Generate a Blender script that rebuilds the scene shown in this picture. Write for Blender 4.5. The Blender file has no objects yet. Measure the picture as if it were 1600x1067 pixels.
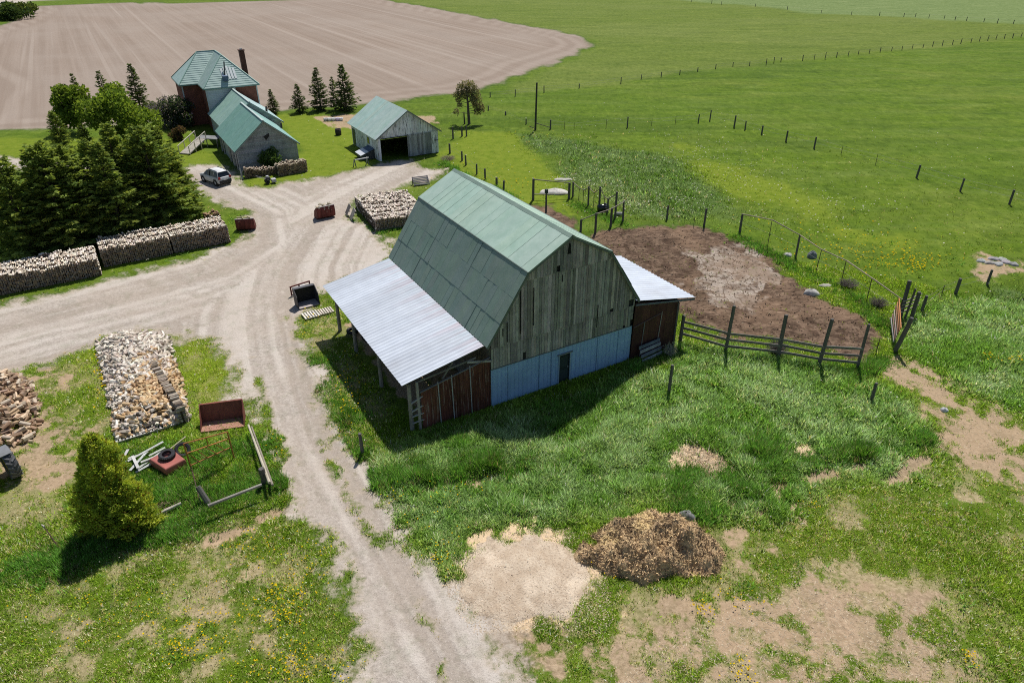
import bpy, math, random
import numpy as np
from mathutils import Matrix, Vector
random.seed(7); RNG = np.random.default_rng(7)
S = bpy.context.scene
COL = S.collection
R = math.radians
# ---------------------------------------------------------------- camera model (photo pixels 1600 x 1067 -> points on the ground)
HC = 25.0; PITCH = 0.5313; ROLL = -0.0021; FPX = 1078.43
SP, CP = math.sin(PITCH), math.cos(PITCH)
def G(px, py, z=0.0):
    u = px-800.0; v = py-533.5
    c, s = math.cos(-ROLL), math.sin(-ROLL)
    u, v = (c*u-s*v)/FPX, (s*u+c*v)/FPX
    t = (HC-z)/(SP+v*CP)
    return Vector((u*t, t*(CP-v*SP), z))
def GP(pts): return np.array([G(*p)[:2] for p in pts])
def hgt(b, ty):
    """height of an upright thing standing at ground pixel b whose top is at picture row ty"""
    g = G(*b); k = (ty-533.5)/FPX
    return HC + g.y*(CP*k+SP)/(k*SP-CP)
cam = bpy.data.cameras.new('camera'); camo = bpy.data.objects.new('camera', cam); COL.objects.link(camo)
cam.sensor_fit = 'HORIZONTAL'; cam.sensor_width = 36; cam.lens = FPX/1600*36; cam.clip_start = .5; cam.clip_end = 6000
camo.matrix_world = Matrix.Translation((0, 0, HC)) @ Matrix.Rotation(math.pi/2-PITCH, 4, 'X') @ Matrix.Rotation(ROLL, 4, 'Z')
S.camera = camo
# ---------------------------------------------------------------- light
SUN_EL, SUN_AZ = R(58.5), R(16)
sl = bpy.data.lights.new('sun', 'SUN'); so = bpy.data.objects.new('sun', sl); COL.objects.link(so)
sl.energy = 4.9; sl.angle = R(.53); sl.color = (1, .955, .89)
sd = Vector((math.sin(SUN_AZ)*math.cos(SUN_EL), math.cos(SUN_AZ)*math.cos(SUN_EL), math.sin(SUN_EL)))
so.rotation_euler = sd.to_track_quat('Z', 'Y').to_euler(); so.location = (30, 60, 90)
W = bpy.data.worlds.new('World'); S.world = W; W.use_nodes = True
nt = W.node_tree; sky = nt.nodes.new('ShaderNodeTexSky'); sky.sky_type = 'NISHITA'; sky.sun_disc = False
sky.sun_elevation = SUN_EL; sky.sun_rotation = SUN_AZ; sky.altitude = 200; sky.air_density = 1; sky.dust_density = 1
nt.links.new(sky.outputs[0], nt.nodes['Background'].inputs[0]); nt.nodes['Background'].inputs[1].default_value = .078
S.view_settings.view_transform = 'Standard'; S.view_settings.look = 'None'; S.view_settings.exposure = 0; S.view_settings.gamma = 1
S.render.engine = 'CYCLES'; S.cycles.max_bounces = 6; S.cycles.diffuse_bounces = 3; S.cycles.transparent_max_bounces = 8
S.cycles.use_denoising = False; S.cycles.filter_width = 1.05
# ---------------------------------------------------------------- tagging
def tag(o, label=None, cat=None, group=None, kind=None):
    if label: o['label'] = label
    if cat: o['category'] = cat
    if group: o['group'] = group
    if kind: o['kind'] = kind
    return o
def thing(name, label, cat, loc=(0, 0, 0), rz=0.0, group=None):
    o = bpy.data.objects.new(name, None); COL.objects.link(o); o.empty_display_size = .3
    o.location = loc; o.rotation_euler = (0, 0, rz)
    return tag(o, label, cat, group)
def link_mesh(name, me, parent=None):
    o = bpy.data.objects.new(name, me); COL.objects.link(o)
    if parent is not None: o.parent = parent
    return o
def copy_tree(o, parent=None):
    c = o.copy(); COL.objects.link(c); c.parent = parent
    for ch in list(o.children): copy_tree(ch, c)
    return c
# ---------------------------------------------------------------- meshes
def np_mesh(name, V, F, mat, col=None, parent=None, smooth=False, k=None):
    """V (n,3), F (m,k) arrays; col (n,3)"""
    me = bpy.data.meshes.new(name)
    V = np.asarray(V, np.float32); F = np.asarray(F, np.int32); k = F.shape[1]
    me.vertices.add(len(V)); me.vertices.foreach_set('co', V.ravel())
    me.loops.add(F.size); me.loops.foreach_set('vertex_index', F.ravel())
    me.polygons.add(len(F)); me.polygons.foreach_set('loop_start', np.arange(0, F.size, k, dtype=np.int32))
    me.polygons.foreach_set('use_smooth', np.full(len(F), smooth))
    me.update(calc_edges=True)
    if col is not None: set_col(me, 'Col', col)
    me.materials.append(mat)
    return link_mesh(name, me, parent)
def set_col(me, nm, c):
    c = np.asarray(c, np.float32)
    if c.shape[1] == 3: c = np.concatenate([c, np.ones((len(c), 1), np.float32)], 1)
    a = me.color_attributes.new(nm, 'FLOAT_COLOR', 'POINT'); a.data.foreach_set('color', c.ravel())
class MB:
    def __init__(s): s.v = []; s.f = []; s.c = []; s.col = (.5, .5, .5)
    def add(s, vs, fs, col=None):
        n = len(s.v); s.v.extend([tuple(p) for p in vs]); s.f.extend([tuple(i+n for i in f) for f in fs])
        s.c.extend([col or s.col]*len(vs)); return s
    def box(s, c, d, m=None, col=None, taper=1.0):
        hx, hy, hz = d[0]/2, d[1]/2, d[2]/2
        vs = [Vector((x*hx*(taper if z > 0 else 1), y*hy*(taper if z > 0 else 1), z*hz)) for z in (-1, 1) for y in (-1, 1) for x in (-1, 1)]
        if m is not None: vs = [m @ p for p in vs]
        c = Vector(c); vs = [p+c for p in vs]
        return s.add(vs, [(0, 2, 3, 1), (4, 5, 7, 6), (0, 1, 5, 4), (2, 6, 7, 3), (0, 4, 6, 2), (1, 3, 7, 5)], col)
    def beam(s, p, q, w=.1, h=None, col=None, up=(0, 0, 1)):
        p, q = Vector(p), Vector(q); h = h or w; d = (q-p); L = d.length; d.normalize()
        u = Vector(up)
        if abs(d.dot(u)) > .97: u = Vector((0, 1, 0))
        x = d.cross(u).normalized(); y = x.cross(d).normalized()
        m = Matrix((x, d, y)).transposed()
        return s.box((p+q)/2, (w, L, h), m, col)
    def tube(s, p, q, r1, r2=None, n=8, col=None, jit=0.0, caps=True):
        p, q = Vector(p), Vector(q); r2 = r1 if r2 is None else r2; d = (q-p).normalized()
        u = Vector((0, 0, 1)) if abs(d.z) < .9 else Vector((1, 0, 0))
        x = d.cross(u).normalized(); y = x.cross(d)
        vs = []
        for e, r in ((p, r1), (q, r2)):
            for i in range(n):
                a = 2*math.pi*i/n; k = 1+random.uniform(-jit, jit)
                vs.append(e+x*math.cos(a)*r*k+y*math.sin(a)*r*k)
        fs = [(i, (i+1) % n, n+(i+1) % n, n+i) for i in range(n)]
        if caps: fs += [tuple(range(n-1, -1, -1)), tuple(range(n, 2*n))]
        return s.add(vs, fs, col)
    def path(s, pts, r, n=7, col=None):
        for a, b in zip(pts[:-1], pts[1:]): s.tube(a, b, r, r, n, col)
        return s
    def poly(s, pts, col=None): return s.add(pts, [tuple(range(len(pts)))], col)
    def prism(s, pts, d, col=None):
        """closed polygon pts pushed along vector d"""
        n = len(pts); d = Vector(d); a = [Vector(p) for p in pts]; b = [p+d for p in a]
        return s.add(a+b, [tuple(range(n-1, -1, -1)), tuple(range(n, 2*n))]+[(i, (i+1) % n, n+(i+1) % n, n+i) for i in range(n)], col)
    def lathe(s, prof, c=(0, 0, 0), n=20, m=None, col=None):
        vs = []; k = len(prof); c = Vector(c)
        for i in range(n):
            a = 2*math.pi*i/n
            for r, z in prof:
                p = Vector((r*math.cos(a), r*math.sin(a), z))
                vs.append((m @ p if m is not None else p)+c)
        fs = [(i*k+j, ((i+1) % n)*k+j, ((i+1) % n)*k+j+1, i*k+j+1) for i in range(n) for j in range(k-1)]
        return s.add(vs, fs, col)
    def build(s, name, mat, parent=None, smooth=False, bevel=0.0):
        me = bpy.data.meshes.new(name); me.from_pydata(s.v, [], s.f); me.update()
        import bmesh
        bm = bmesh.new(); bm.from_mesh(me); bmesh.ops.recalc_face_normals(bm, faces=bm.faces); bm.to_mesh(me); bm.free()
        if smooth: me.polygons.foreach_set('use_smooth', np.ones(len(me.polygons), bool))
        set_col(me, 'Col', np.array(s.c))
        me.materials.append(mat); o = link_mesh(name, me, parent)
        if bevel:
            b = o.modifiers.new('bevel', 'BEVEL'); b.width = bevel; b.segments = 2; b.limit_method = 'ANGLE'
        return o
def jc(c, a=.12):
    """a colour a little lighter or darker"""
    k = 1+random.uniform(-a, a); return tuple(max(0.002, x*k*(1+random.uniform(-a, a)*.25)) for x in c)
# ---------------------------------------------------------------- numpy noise
def _hash(i, j, seed):
    h = (i*374761393+j*668265263+seed*974711) & 0xffffffff
    h = ((h ^ (h >> 13))*1274126177) & 0xffffffff
    return ((h ^ (h >> 16)) & 0xffff)/65535.0
def vnoise(x, y, seed=0):
    xi = np.floor(x).astype(np.int64); yi = np.floor(y).astype(np.int64)
    fx = x-xi; fy = y-yi; fx = fx*fx*(3-2*fx); fy = fy*fy*(3-2*fy)
    a = _hash(xi, yi, seed); b = _hash(xi+1, yi, seed); c = _hash(xi, yi+1, seed); d = _hash(xi+1, yi+1, seed)
    return (a*(1-fx)+b*fx)*(1-fy)+(c*(1-fx)+d*fx)*fy
def fbm(x, y, sc, seed=0, octv=4):
    t = 0; a = 1; n = 0
    for o in range(octv):
        t = t+a*vnoise(x/sc*2**o+17.3*o, y/sc*2**o-9.1*o, seed+o); n += a; a *= .55
    return t/n
def sdpoly(x, y, P):
    d = np.full(x.shape, 1e18); ins = np.zeros(x.shape, bool); n = len(P)
    for i in range(n):
        ax, ay = P[i]; bx, by = P[(i+1) % n]; ex, ey = bx-ax, by-ay; wx, wy = x-ax, y-ay
        t = np.clip((wx*ex+wy*ey)/(ex*ex+ey*ey+1e-12), 0, 1)
        d = np.minimum(d, (wx-ex*t)**2+(wy-ey*t)**2)
        c = (ay > y) != (by > y)
        ins ^= c & (x < (bx-ax)*(y-ay)/((by-ay) if by != ay else 1e-12)+ax)
    d = np.sqrt(d); return np.where(ins, -d, d)
def sdline(x, y, P):
    """distance to a polyline, and the signed offset to its side"""
    d = np.full(x.shape, 1e18); off = np.zeros(x.shape)
    for (ax, ay), (bx, by) in zip(P[:-1], P[1:]):
        ex, ey = bx-ax, by-ay; wx, wy = x-ax, y-ay; L = math.hypot(ex, ey)
        t = np.clip((wx*ex+wy*ey)/(L*L), 0, 1); dd = (wx-ex*t)**2+(wy-ey*t)**2
        m = dd < d; off = np.where(m, (ex*wy-ey*wx)/L, off); d = np.minimum(d, dd)
    return np.sqrt(d), off
# ---------------------------------------------------------------- node helpers
class NB:
    def __init__(s, name):
        s.m = bpy.data.materials.new(name); s.m.use_nodes = True; s.t = s.m.node_tree
        s.bsdf = s.t.nodes['Principled BSDF']; s.out = s.t.nodes['Material Output']
    def n(s, typ, **kw):
        o = s.t.nodes.new('ShaderNode'+typ)
        for k, v in kw.items(): setattr(o, k, v)
        return o
    def put(s, sock, v):
        if isinstance(v, bpy.types.NodeSocket): s.t.links.new(v, sock)
        elif isinstance(v, (tuple, list)) and len(v) == 3 and sock.type == 'RGBA': sock.default_value = (*v, 1)
        else: sock.default_value = v
    def math(s, op, a, b=0.0, clamp=False):
        o = s.n('Math', operation=op, use_clamp=clamp); s.put(o.inputs[0], a); s.put(o.inputs[1], b); return o.outputs[0]
    def mix(s, f, a, b, blend='MIX'):
        o = s.n('Mix', data_type='RGBA', blend_type=blend); s.put(o.inputs[0], f); s.put(o.inputs[6], a); s.put(o.inputs[7], b); return o.outputs[2]
    def rng(s, v, a, b, c=0.0, d=1.0, smooth=True):
        o = s.n('MapRange', interpolation_type='SMOOTHSTEP' if smooth else 'LINEAR'); s.put(o.inputs[0], v)
        for i, q in zip((1, 2, 3, 4), (a, b, c, d)): s.put(o.inputs[i], q)
        return o.outputs[0]
    def attr(s, nm):
        o = s.n('Attribute', attribute_name=nm); return o
    def pos(s): 
        if not hasattr(s, '_p'): s._p = s.n('NewGeometry').outputs['Position']
        return s._p
    def objc(s):
        if not hasattr(s, '_o'): s._o = s.n('TexCoord').outputs['Object']
        return s._o
    def mapv(s, v, scale=(1, 1, 1), rot=(0, 0, 0), loc=(0, 0, 0)):
        o = s.n('Mapping'); s.put(o.inputs[0], v); o.inputs['Scale'].default_value = scale; o.inputs['Rotation'].default_value = rot; o.inputs['Location'].default_value = loc
        return o.outputs[0]
    def noise(s, v, sc, det=4, rough=.55, dist=0.0):
        o = s.n('TexNoise'); s.put(o.inputs['Vector'], v); o.inputs['Scale'].default_value = sc; o.inputs['Detail'].default_value = det
        o.inputs['Roughness'].default_value = rough; o.inputs['Distortion'].default_value = dist; return o.outputs[0]
    def vor(s, v, sc, feat='F1', out=0, rnd=1.0):
        o = s.n('TexVoronoi', feature=feat); s.put(o.inputs['Vector'], v); o.inputs['Scale'].default_value = sc; o.inputs['Randomness'].default_value = rnd
        return o.outputs[out]
    def bump(s, h, strength=.5, dist=.05, nrm=None):
        o = s.n('Bump'); o.inputs['Strength'].default_value = strength; o.inputs['Distance'].default_value = dist; s.put(o.inputs['Height'], h)
        if nrm is not None: s.put(o.inputs['Normal'], nrm)
        return o.outputs[0]
    def fin(s, col, rough=.8, nrm=None, metal=0.0, spec=None, **kw):
        b = s.bsdf; s.put(b.inputs['Base Color'], col); s.put(b.inputs['Roughness'], rough); s.put(b.inputs['Metallic'], metal)
        if nrm is not None: s.put(b.inputs['Normal'], nrm)
        if spec is not None: s.put(b.inputs['Specular IOR Level'], spec)
        return s.m
    def leaf(s, col, tr=.35, tcol=None, up=0.0):
        d = s.n('BsdfDiffuse'); s.put(d.inputs[0], col)
        if up:
            v = s.n('VectorMath', operation='MULTIPLY_ADD'); s.t.links.new(s.n('NewGeometry').outputs['Normal'], v.inputs[0]); v.inputs[1].default_value = (1-up,)*3; v.inputs[2].default_value = (0, 0, up)
            w = s.n('VectorMath', operation='NORMALIZE'); s.t.links.new(v.outputs[0], w.inputs[0]); s.t.links.new(w.outputs[0], d.inputs['Normal'])
        t = s.n("BsdfTranslucent"); s.put(t.inputs[0], tcol if tcol is not None else col)
        x = s.n('MixShader'); x.inputs[0].default_value = tr; s.t.links.new(d.outputs[0], x.inputs[1]); s.t.links.new(t.outputs[0], x.inputs[2])
        s.t.links.new(x.outputs[0], s.out.inputs[0]); return s.m
M = {}
def mat_col(name, rough=.8, var=.25, sc=3.0, streak=(1, 1, 1), metal=0.0, spec=.3, bump=.0, stain=None, stain_at=.6):
    """colour of the piece itself (attribute Col), broken up by two noises"""
    b = NB(name); c = b.attr('Col').outputs[0]; v = b.mapv(b.objc(), streak)
    n1 = b.noise(v, sc, 5, .65); n2 = b.noise(b.objc(), sc*.23, 3)
    k = b.math('ADD', b.rng(n1, .25, .75, 1-var, 1+var, False), b.rng(n2, .3, .7, -var*.6, var*.6, False))
    cc = b.mix(1.0, c, b.n('CombineColor').outputs[0], 'MULTIPLY')
    cb = cc.node.inputs[7].links[0].from_node
    for i in range(3): b.put(cb.inputs[i], k)
    if stain:
        cc = b.mix(b.rng(b.noise(v, sc*.6, 5, .7), stain_at, stain_at+.12), cc, stain)
    nr = b.bump(n1, bump, .02) if bump else None
    M[name] = b.fin(cc, rough, nr, metal, spec); return M[name]
mat_col('weathered_wood', .85, .38, 5, (6, 6, .6), bump=.4)
mat_col('plain_wood', .8, .3, 6, bump=.2)
mat_col('rust_metal', .75, .4, 2.2, (4, 4, .5), stain=(.03, .017, .012), stain_at=.62)
mat_col('rust_panel', .7, .35, 2.6, (5, 5, .35), stain=(.27, .205, .17), stain_at=.535)
mat_col('paint', .55, .14, 2.0)
mat_col('peeling_paint', .75, .16, 3.0, (3, 3, .5), stain=(.10, .10, .10), stain_at=.515)
mat_col('dark_metal', .6, .3, 3.0)
mat_col('rubber', .85, .25, 5.0)
mat_col('stone', .9, .25, 4.0, bump=.5)
mat_col('log_wood', .9, .22, 9.0)
mat_col('brick', .85, .3, 7.0)
mat_col('siding', .6, .12, 1.2)
mat_col('bark', .95, .35, 6.0, (4, 4, .7), bump=.6)
def mk_tin():
    b = NB('galvanised'); c = b.attr('Col').outputs[0]
    n = b.noise(b.mapv(b.objc(), (.5, 3, 1)), 1.3, 4, .6); n2 = b.noise(b.objc(), .35, 3)
    col = b.mix(b.rng(n, .25, .75), b.mix(1, c, (.88, .89, .92), 'MULTIPLY'), c); col = b.mix(b.rng(n2, .52, .75, 0, .4), col, (.36, .36, .385))
    sp = b.noise(b.objc(), 2.6, 4, .7); col = b.mix(b.rng(sp, .69, .76, 0, .6), col, (.33, .26, .25))
    M['galvanised'] = b.fin(col, .5, None, 0, .45)
mk_tin()
def mk_roof():
    b = NB('green_roof'); c = b.attr('Col').outputs[0]
    n = b.noise(b.objc(), 1.1, 5, .65); n2 = b.noise(b.objc(), 9, 4, .7)
    col = b.mix(b.rng(n, .3, .72), b.mix(1, c, (.86, .90, .88), 'MULTIPLY'), b.mix(1, c, (1.09, 1.06, 1.06), 'MULTIPLY'))
    col = b.mix(b.rng(n2, .5, .78, 0, .3), col, b.mix(1, c, (.66, .76, .6), 'MULTIPLY')); n3 = b.noise(b.mapv(b.objc(), (1, 1, .35)), 2.3, 4, .7); col = b.mix(b.rng(n3, .58, .72, 0, .3), col, b.mix(1, c, (1.25, 1.18, 1.15), 'MULTIPLY'))
    M['green_roof'] = b.fin(col, .5, None, 0, .42)
mk_roof()
def mk_glass():
    b = NB('dark_glass'); M['dark_glass'] = b.fin((.012, .016, .02), .08, None, 0, .6)
mk_glass()
def mk_leaf(name, tr, tmul, up=0.0):
    b = NB(name); c = b.attr('Col').outputs[0]; M[name] = b.leaf(c, tr, b.mix(1, c, tmul, 'MULTIPLY'), up)
mk_leaf('needle', .42, (1.6, 1.5, .7), .3); mk_leaf('broad_leaf', .45, (1.5, 1.45, .7), .2); mk_leaf('blade', .4, (1.5, 1.5, .8), .62); mk_leaf('petal', .3, (1, 1, 1)); mk_leaf('straw_bit', .15, (1, 1, 1), .6)
# ================================================================ the ground: one sheet, its regions from outlines measured on the photograph
DRIVE = [(500,1500),(560,1080),(575,1010),(555,930),(505,830),(465,770),(440,715),(418,670),(388,625),(370,585),(348,548),(300,516),(240,512),(185,520),(140,535),(60,562),(-60,600),(-60,490),(60,468),(170,441),(280,412),(345,392),(392,372),(396,352),(385,328),(345,312),(312,298),(296,286),(300,262),(340,258),(366,275),(372,293),(420,292),(470,284),(530,272),(575,265),(600,254),(640,252),(652,262),(690,266),(672,279),(640,285),(606,300),(552,308),(546,338),(570,356),(600,378),(612,400),(560,425),(505,447),(470,470),(458,490),(462,535),(480,585),(500,640),(522,690),(552,742),(580,790),(625,835),(668,872),(700,905),(725,950),(765,990),(795,1040),(800,1090),(840,1500)]
LANE = [(-60,246),(60,247),(100,256),(200,272),(300,268),(300,290),(200,290),(90,266),(-60,262)]
ROAD = [(-80,26),(-20,17),(20,7),(60,2),(160,-1),(300,-3),(300,-8),(60,-6),(0,-2),(-80,6)]
FIELD = [(-60,60),(12,38),(48,12),(66,9),(200,6),(400,2),(560,-3),(592,-1),(680,14),(780,33),(870,49),(912,60),(924,70),(905,82),(850,103),(790,126),(755,139),(715,146),(650,152),(560,163),(440,172),(260,185),(120,200),(-60,206)]
MUD = [(905,372),(940,358),(1000,352),(1060,353),(1130,362),(1170,382),(1215,415),(1262,452),(1310,478),(1345,496),(1372,520),(1375,545),(1345,562),(1290,545),(1200,532),(1120,528),(1075,505),(1050,460),(1000,425),(950,395)]
MUD2 = [(820,318),(860,322),(905,345),(900,370),(850,350),(790,318)]
SLAB = [(1080,395),(1120,385),(1180,388),(1215,440),(1190,470),(1170,480),(1120,460),(1075,440),(1090,420)]
STRIP = [(1130,468),(1178,430),(1200,440),(1168,478)]
PATH = [(1368,568),(1410,556),(1470,590),(1540,630),(1620,668),(1620,760),(1560,745),(1500,728),(1455,665),(1420,615)]
CHIPS = [(712,905),(722,870),(770,845),(830,838),(885,845),(915,880),(930,930),(900,965),(830,970),(760,965),(720,945)]
REED = [(1058,705),(1095,695),(1140,715),(1170,745),(1185,775),(1150,785),(1120,760),(1080,740)]
SPOT = [(1240,700),(1262,694),(1282,702),(1275,715),(1245,716)]
STONY = [(1525,415),(1545,402),(1590,408),(1605,425),(1560,432),(1530,430)]
BARE2 = [(700,935),(760,968),(860,985),(960,1010),(1000,1050),(990,1090),(780,1090),(790,1010)]
DUG = [(1120,810),(1170,800),(1230,800),(1225,840),(1180,870),(1130,860)]
BARE = [(940,1090),(980,1030),(1060,995),(1130,950),(1220,915),(1260,880),(1310,930),(1390,940),(1450,955),(1490,990),(1510,1080)]
GARDEN = [(488,183),(540,178),(590,176),(680,182),(685,192),(600,196),(545,202),(515,199)]
OLIVE = [(560,-6),(600,-3),(930,64),(860,112),(765,152),(850,144),(970,130),(1090,112),(1220,97),(1358,84),(1488,70),(1595,59),(1800,38),(1800,-30),(560,-30)]
PALE = [(1060,2),(1180,11),(1283,21),(1412,27),(1510,33),(1630,42),(1800,56),(1900,-40),(900,-40)]
RUTS = [[(1203,760),(1250,748),(1300,730),(1345,716),(1342,724),(1300,742),(1255,757),(1208,768)],[(1385,748),(1420,730),(1450,714),(1452,720),(1425,740),(1390,754)],[(1285,728),(1345,712),(1340,718),(1290,734)],[(655,757),(740,745),(840,726),(842,735),(745,755),(660,765)],[(330,842),(440,792),(445,798),(335,850)],[(1120,795),(1180,770),(1185,778),(1125,803)]]
YARDL = [(-40,600),(60,570),(100,600),(90,650),(110,700),(80,745),(-40,760)]
LUSH1 = [(560,720),(640,690),(760,670),(900,640),(1000,590),(1062,545),(1140,548),(1340,585),(1400,610),(1450,690),(1420,740),(1330,760),(1240,790),(1180,800),(1040,780),(960,800),(900,830),(820,830),(740,830),(690,870),(640,840),(590,780)]
LUSH2 = [(1405,545),(1420,500),(1480,470),(1560,450),(1640,440),(1640,660),(1540,625),(1460,580)]
LUSH3 = [(830,212),(900,222),(1000,240),(1090,262),(1150,290),(1160,330),(1060,345),(990,330),(930,290),(880,262),(840,245)]
FLOW = [(890,275),(960,285),(1050,300),(1060,325),(985,335),(930,300)]
FLOW2 = [(1040,215),(1100,225),(1250,290),(1330,330),(1290,350),(1180,320),(1080,250)]
LAWN = [(430,180),(490,180),(560,205),(600,250),(540,270),(470,283),(420,290),(380,290),(440,250),(470,235)]
LAWN2 = [(690,245),(720,205),(800,205),(838,245),(880,290),(900,340),(820,330),(750,300),(700,262)]
LAWN3 = [(1060,230),(1120,245),(1250,300),(1330,350),(1420,380),(1330,375),(1200,320),(1100,265)]
LAWN4 = [(-60,215),(100,215),(300,220),(360,260),(300,262),(90,246),(-60,246)]
LAWN5 = [(130,545),(260,515),(330,540),(370,620),(350,650),(270,590),(262,520),(155,530),(160,640),(120,600)]
SPARSE = [(-60,940),(120,890),(300,860),(440,800),(480,850),(540,950),(560,1090),(-60,1090)]
SPARSE2 = [(640,1000),(760,980),(940,930),(1100,880),(1240,830),(1380,840),(1480,930),(1560,1090),(640,1090)]
SPARSE3 = [(460,480),(520,500),(500,560),(560,690),(600,760),(560,745),(480,585)]
SPARSE4 = [(1250,800),(1400,740),(1480,720),(1620,760),(1620,830),(1450,860),(1300,850)]
SPARSE5 = [(80,560),(150,540),(160,660),(130,740),(60,860),(-40,860),(-40,740),(80,745),(110,690)]
CL_S = [(640,1080),(575,940),(505,800),(455,700),(430,620),(415,560),(405,490),(420,420),(470,350),(560,300),(630,265)]
CL_W = [(-60,540),(100,500),(240,465),(360,430),(440,380),(430,330),(370,300)]
GRASSY = [(498,672),(520,735),(560,805),(612,880),(660,960),(690,1060)]
GRASSY2 = [(395,560),(420,650),(445,720)]
def lay(x, y, polys, w, amp, sc, seed, octv=4, grow=0.0):
    n = fbm(x, y, sc, seed, octv)-.5
    v = np.zeros_like(x)
    for P in polys:
        Q = GP(P); m = (x > Q[:, 0].min()-w-amp*2) & (x < Q[:, 0].max()+w+amp*2) & (y > Q[:, 1].min()-w-amp*2) & (y < Q[:, 1].max()+w+amp*2)
        if not m.any(): continue
        s = sdpoly(x[m], y[m], Q)
        v[m] = np.maximum(v[m], np.clip(.5+(grow-s+amp*2.2*n[m])/(2*w), 0, 1))
    return v
BARN_O = (-1.2117, 34.5829); BA = (math.cos(.5312), math.sin(.5312)); BB = (-BA[1], BA[0])
def masks(x, y):
    m = {}
    m['gravel'] = lay(x, y, [DRIVE, LANE], 1.35, 1.0, 2.6, 1, 5, .45)
    m['road'] = lay(x, y, [ROAD], 1.0, .1, 3, 2)
    g = np.zeros_like(x)
    for L, w in ((GRASSY, .38), (GRASSY2, .3)):
        d, _ = sdline(x, y, GP(L)); g = np.maximum(g, np.clip(.5+(w-d)/.5, 0, 1)*(fbm(x, y, 2.2, 30) > .47))
    m['gravel'] = m['gravel']*(1-.55*g)
    m['mud'] = lay(x, y, [MUD, MUD2], 1.0, 1.5, 3.0, 3)
    m['plough'] = lay(x, y, [FIELD], 2.2, 2.2, 5.0, 4, 3); m['olive'] = lay(x, y, [OLIVE], 2.5, 4, 12, 90); m['pale'] = lay(x, y, [PALE], 5, 8, 20, 91)
    fs = sdpoly(x, y, GP(FIELD)); m['head'] = np.where(fs < 0, np.clip((15+fs)/5, 0, 1), 0); m['turn'] = vnoise(fs*.42+fbm(x, y, 30, 71, 2)*4, fs*0+5, 70)
    m['straw'] = np.maximum(lay(x, y, [CHIPS], 1.5, 1.6, 1.3, 5), lay(x, y, [REED, SPOT], .6, 1.2, 1.6, 6)*.9)
    m['bare'] = np.maximum.reduce([lay(x, y, RUTS, .5, .5, 1, 33, grow=.12)*1.0, lay(x, y, [PATH], 1.6, 1.3, 2.0, 7)*.82, lay(x, y, [BARE, DUG], 2.6, 2.4, 2.0, 8)*.74, lay(x, y, [BARE2], 2.0, 2.0, 2.0, 88)*.56, lay(x, y, [STONY], 1.6, 2.4, 2.0, 89)*.8, lay(x, y, [GARDEN], .4, .4, 2, 9), lay(x, y, [YARDL], 2.0, 2.0, 2, 10)*.8])
    m['slab'] = np.maximum(lay(x, y, [SLAB], 1.0, 2.6, 1.6, 11)*.9, lay(x, y, [STRIP], .2, .3, .8, 12))
    m['lush'] = np.maximum(lay(x, y, [LUSH1, LUSH2], 1.4, 1.6, 3.5, 13), lay(x, y, [LUSH3], 3, 5, 6, 14)*.9)
    m['lawn'] = np.maximum(lay(x, y, [LAWN, LAWN2, LAWN4, LAWN5], 1.5, 1.5, 4, 15), lay(x, y, [LAWN3], 3, 4, 6, 16))
    m['sparse'] = np.maximum(lay(x, y, [SPARSE, SPARSE2, SPARSE3, SPARSE4, SPARSE5], 3, 3, 4, 17), .5*lay(x, y, [LAWN5], 2, 2, 3, 18))
    m['white'] = np.maximum(lay(x, y, [FLOW], 3, 4, 4, 19)*.8, lay(x, y, [FLOW2], 6, 8, 6, 19)*.42)
    m['clump'] = fbm(x, y, 2.4, 20, 4)
    m['dry'] = fbm(x, y, 1.7, 21, 5)
    ds, os = sdline(x, y, GP(CL_S)); dw, ow = sdline(x, y, GP(CL_W))
    o = np.where(ds < dw, os, ow+40)
    m['streak'] = .6*vnoise(o*1.5, o*0+3, 22)+.4*vnoise(o*4.1, fbm(x, y, 7, 23)*5, 24)
    # the ground under the barn and its lean-to is trodden earth
    a = (x-BARN_O[0])*BA[0]+(y-BARN_O[1])*BA[1]; b = (x-BARN_O[0])*BB[0]+(y-BARN_O[1])*BB[1]
    ins = np.clip(.5+np.minimum.reduce([a+4.4, 15-a, b-.3, 14.8-b])/.8, 0, 1)
    m['bare'] = np.maximum(m['bare'], ins*.8)
    # soft borders break up into patches a foot or two across
    t = (m['dry']-.5)*.55+(fbm(x, y, .62, 25, 4)-.5)*.8
    m['bare'] = np.clip(m['bare']+np.clip(m['bare']*3, 0, 1)*t*2.4, 0, 1)
    for k_, a_ in (('gravel', 1.5), ('straw', 1.5), ('mud', 1.5)):
        v = m[k_]; m[k_] = np.clip(v+4*v*(1-v)*t*a_, 0, 1)
    m['dry'] = m['dry']*.6+.4*fbm(x, y, .7, 26, 4); m['patch'] = np.clip((m['dry']-.445)*7, 0, 1)
    return m
def relief(x, y, m):
    near = np.clip(1.6-np.hypot(x, y)/120, 0, 1)
    z = (fbm(x, y, 1.6, 40, 4)-.5)*.10*near
    z += m['mud']*((fbm(x, y, .8, 41, 4)-.5)*.42+(np.abs(fbm(x*.8+y*.5, (y-x*.4)*2.2, 1.5, 44, 3)-.5))*-.5)*near + m['lush']*(fbm(x, y, 2.2, 42, 3)-.5)*.22
    z += m['gravel']*(m['streak']-.5)*.07*near - m['gravel']*.03
    z -= .16*lay(x, y, RUTS, .35, .5, 1, 33)*near
    return z-.03
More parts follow.
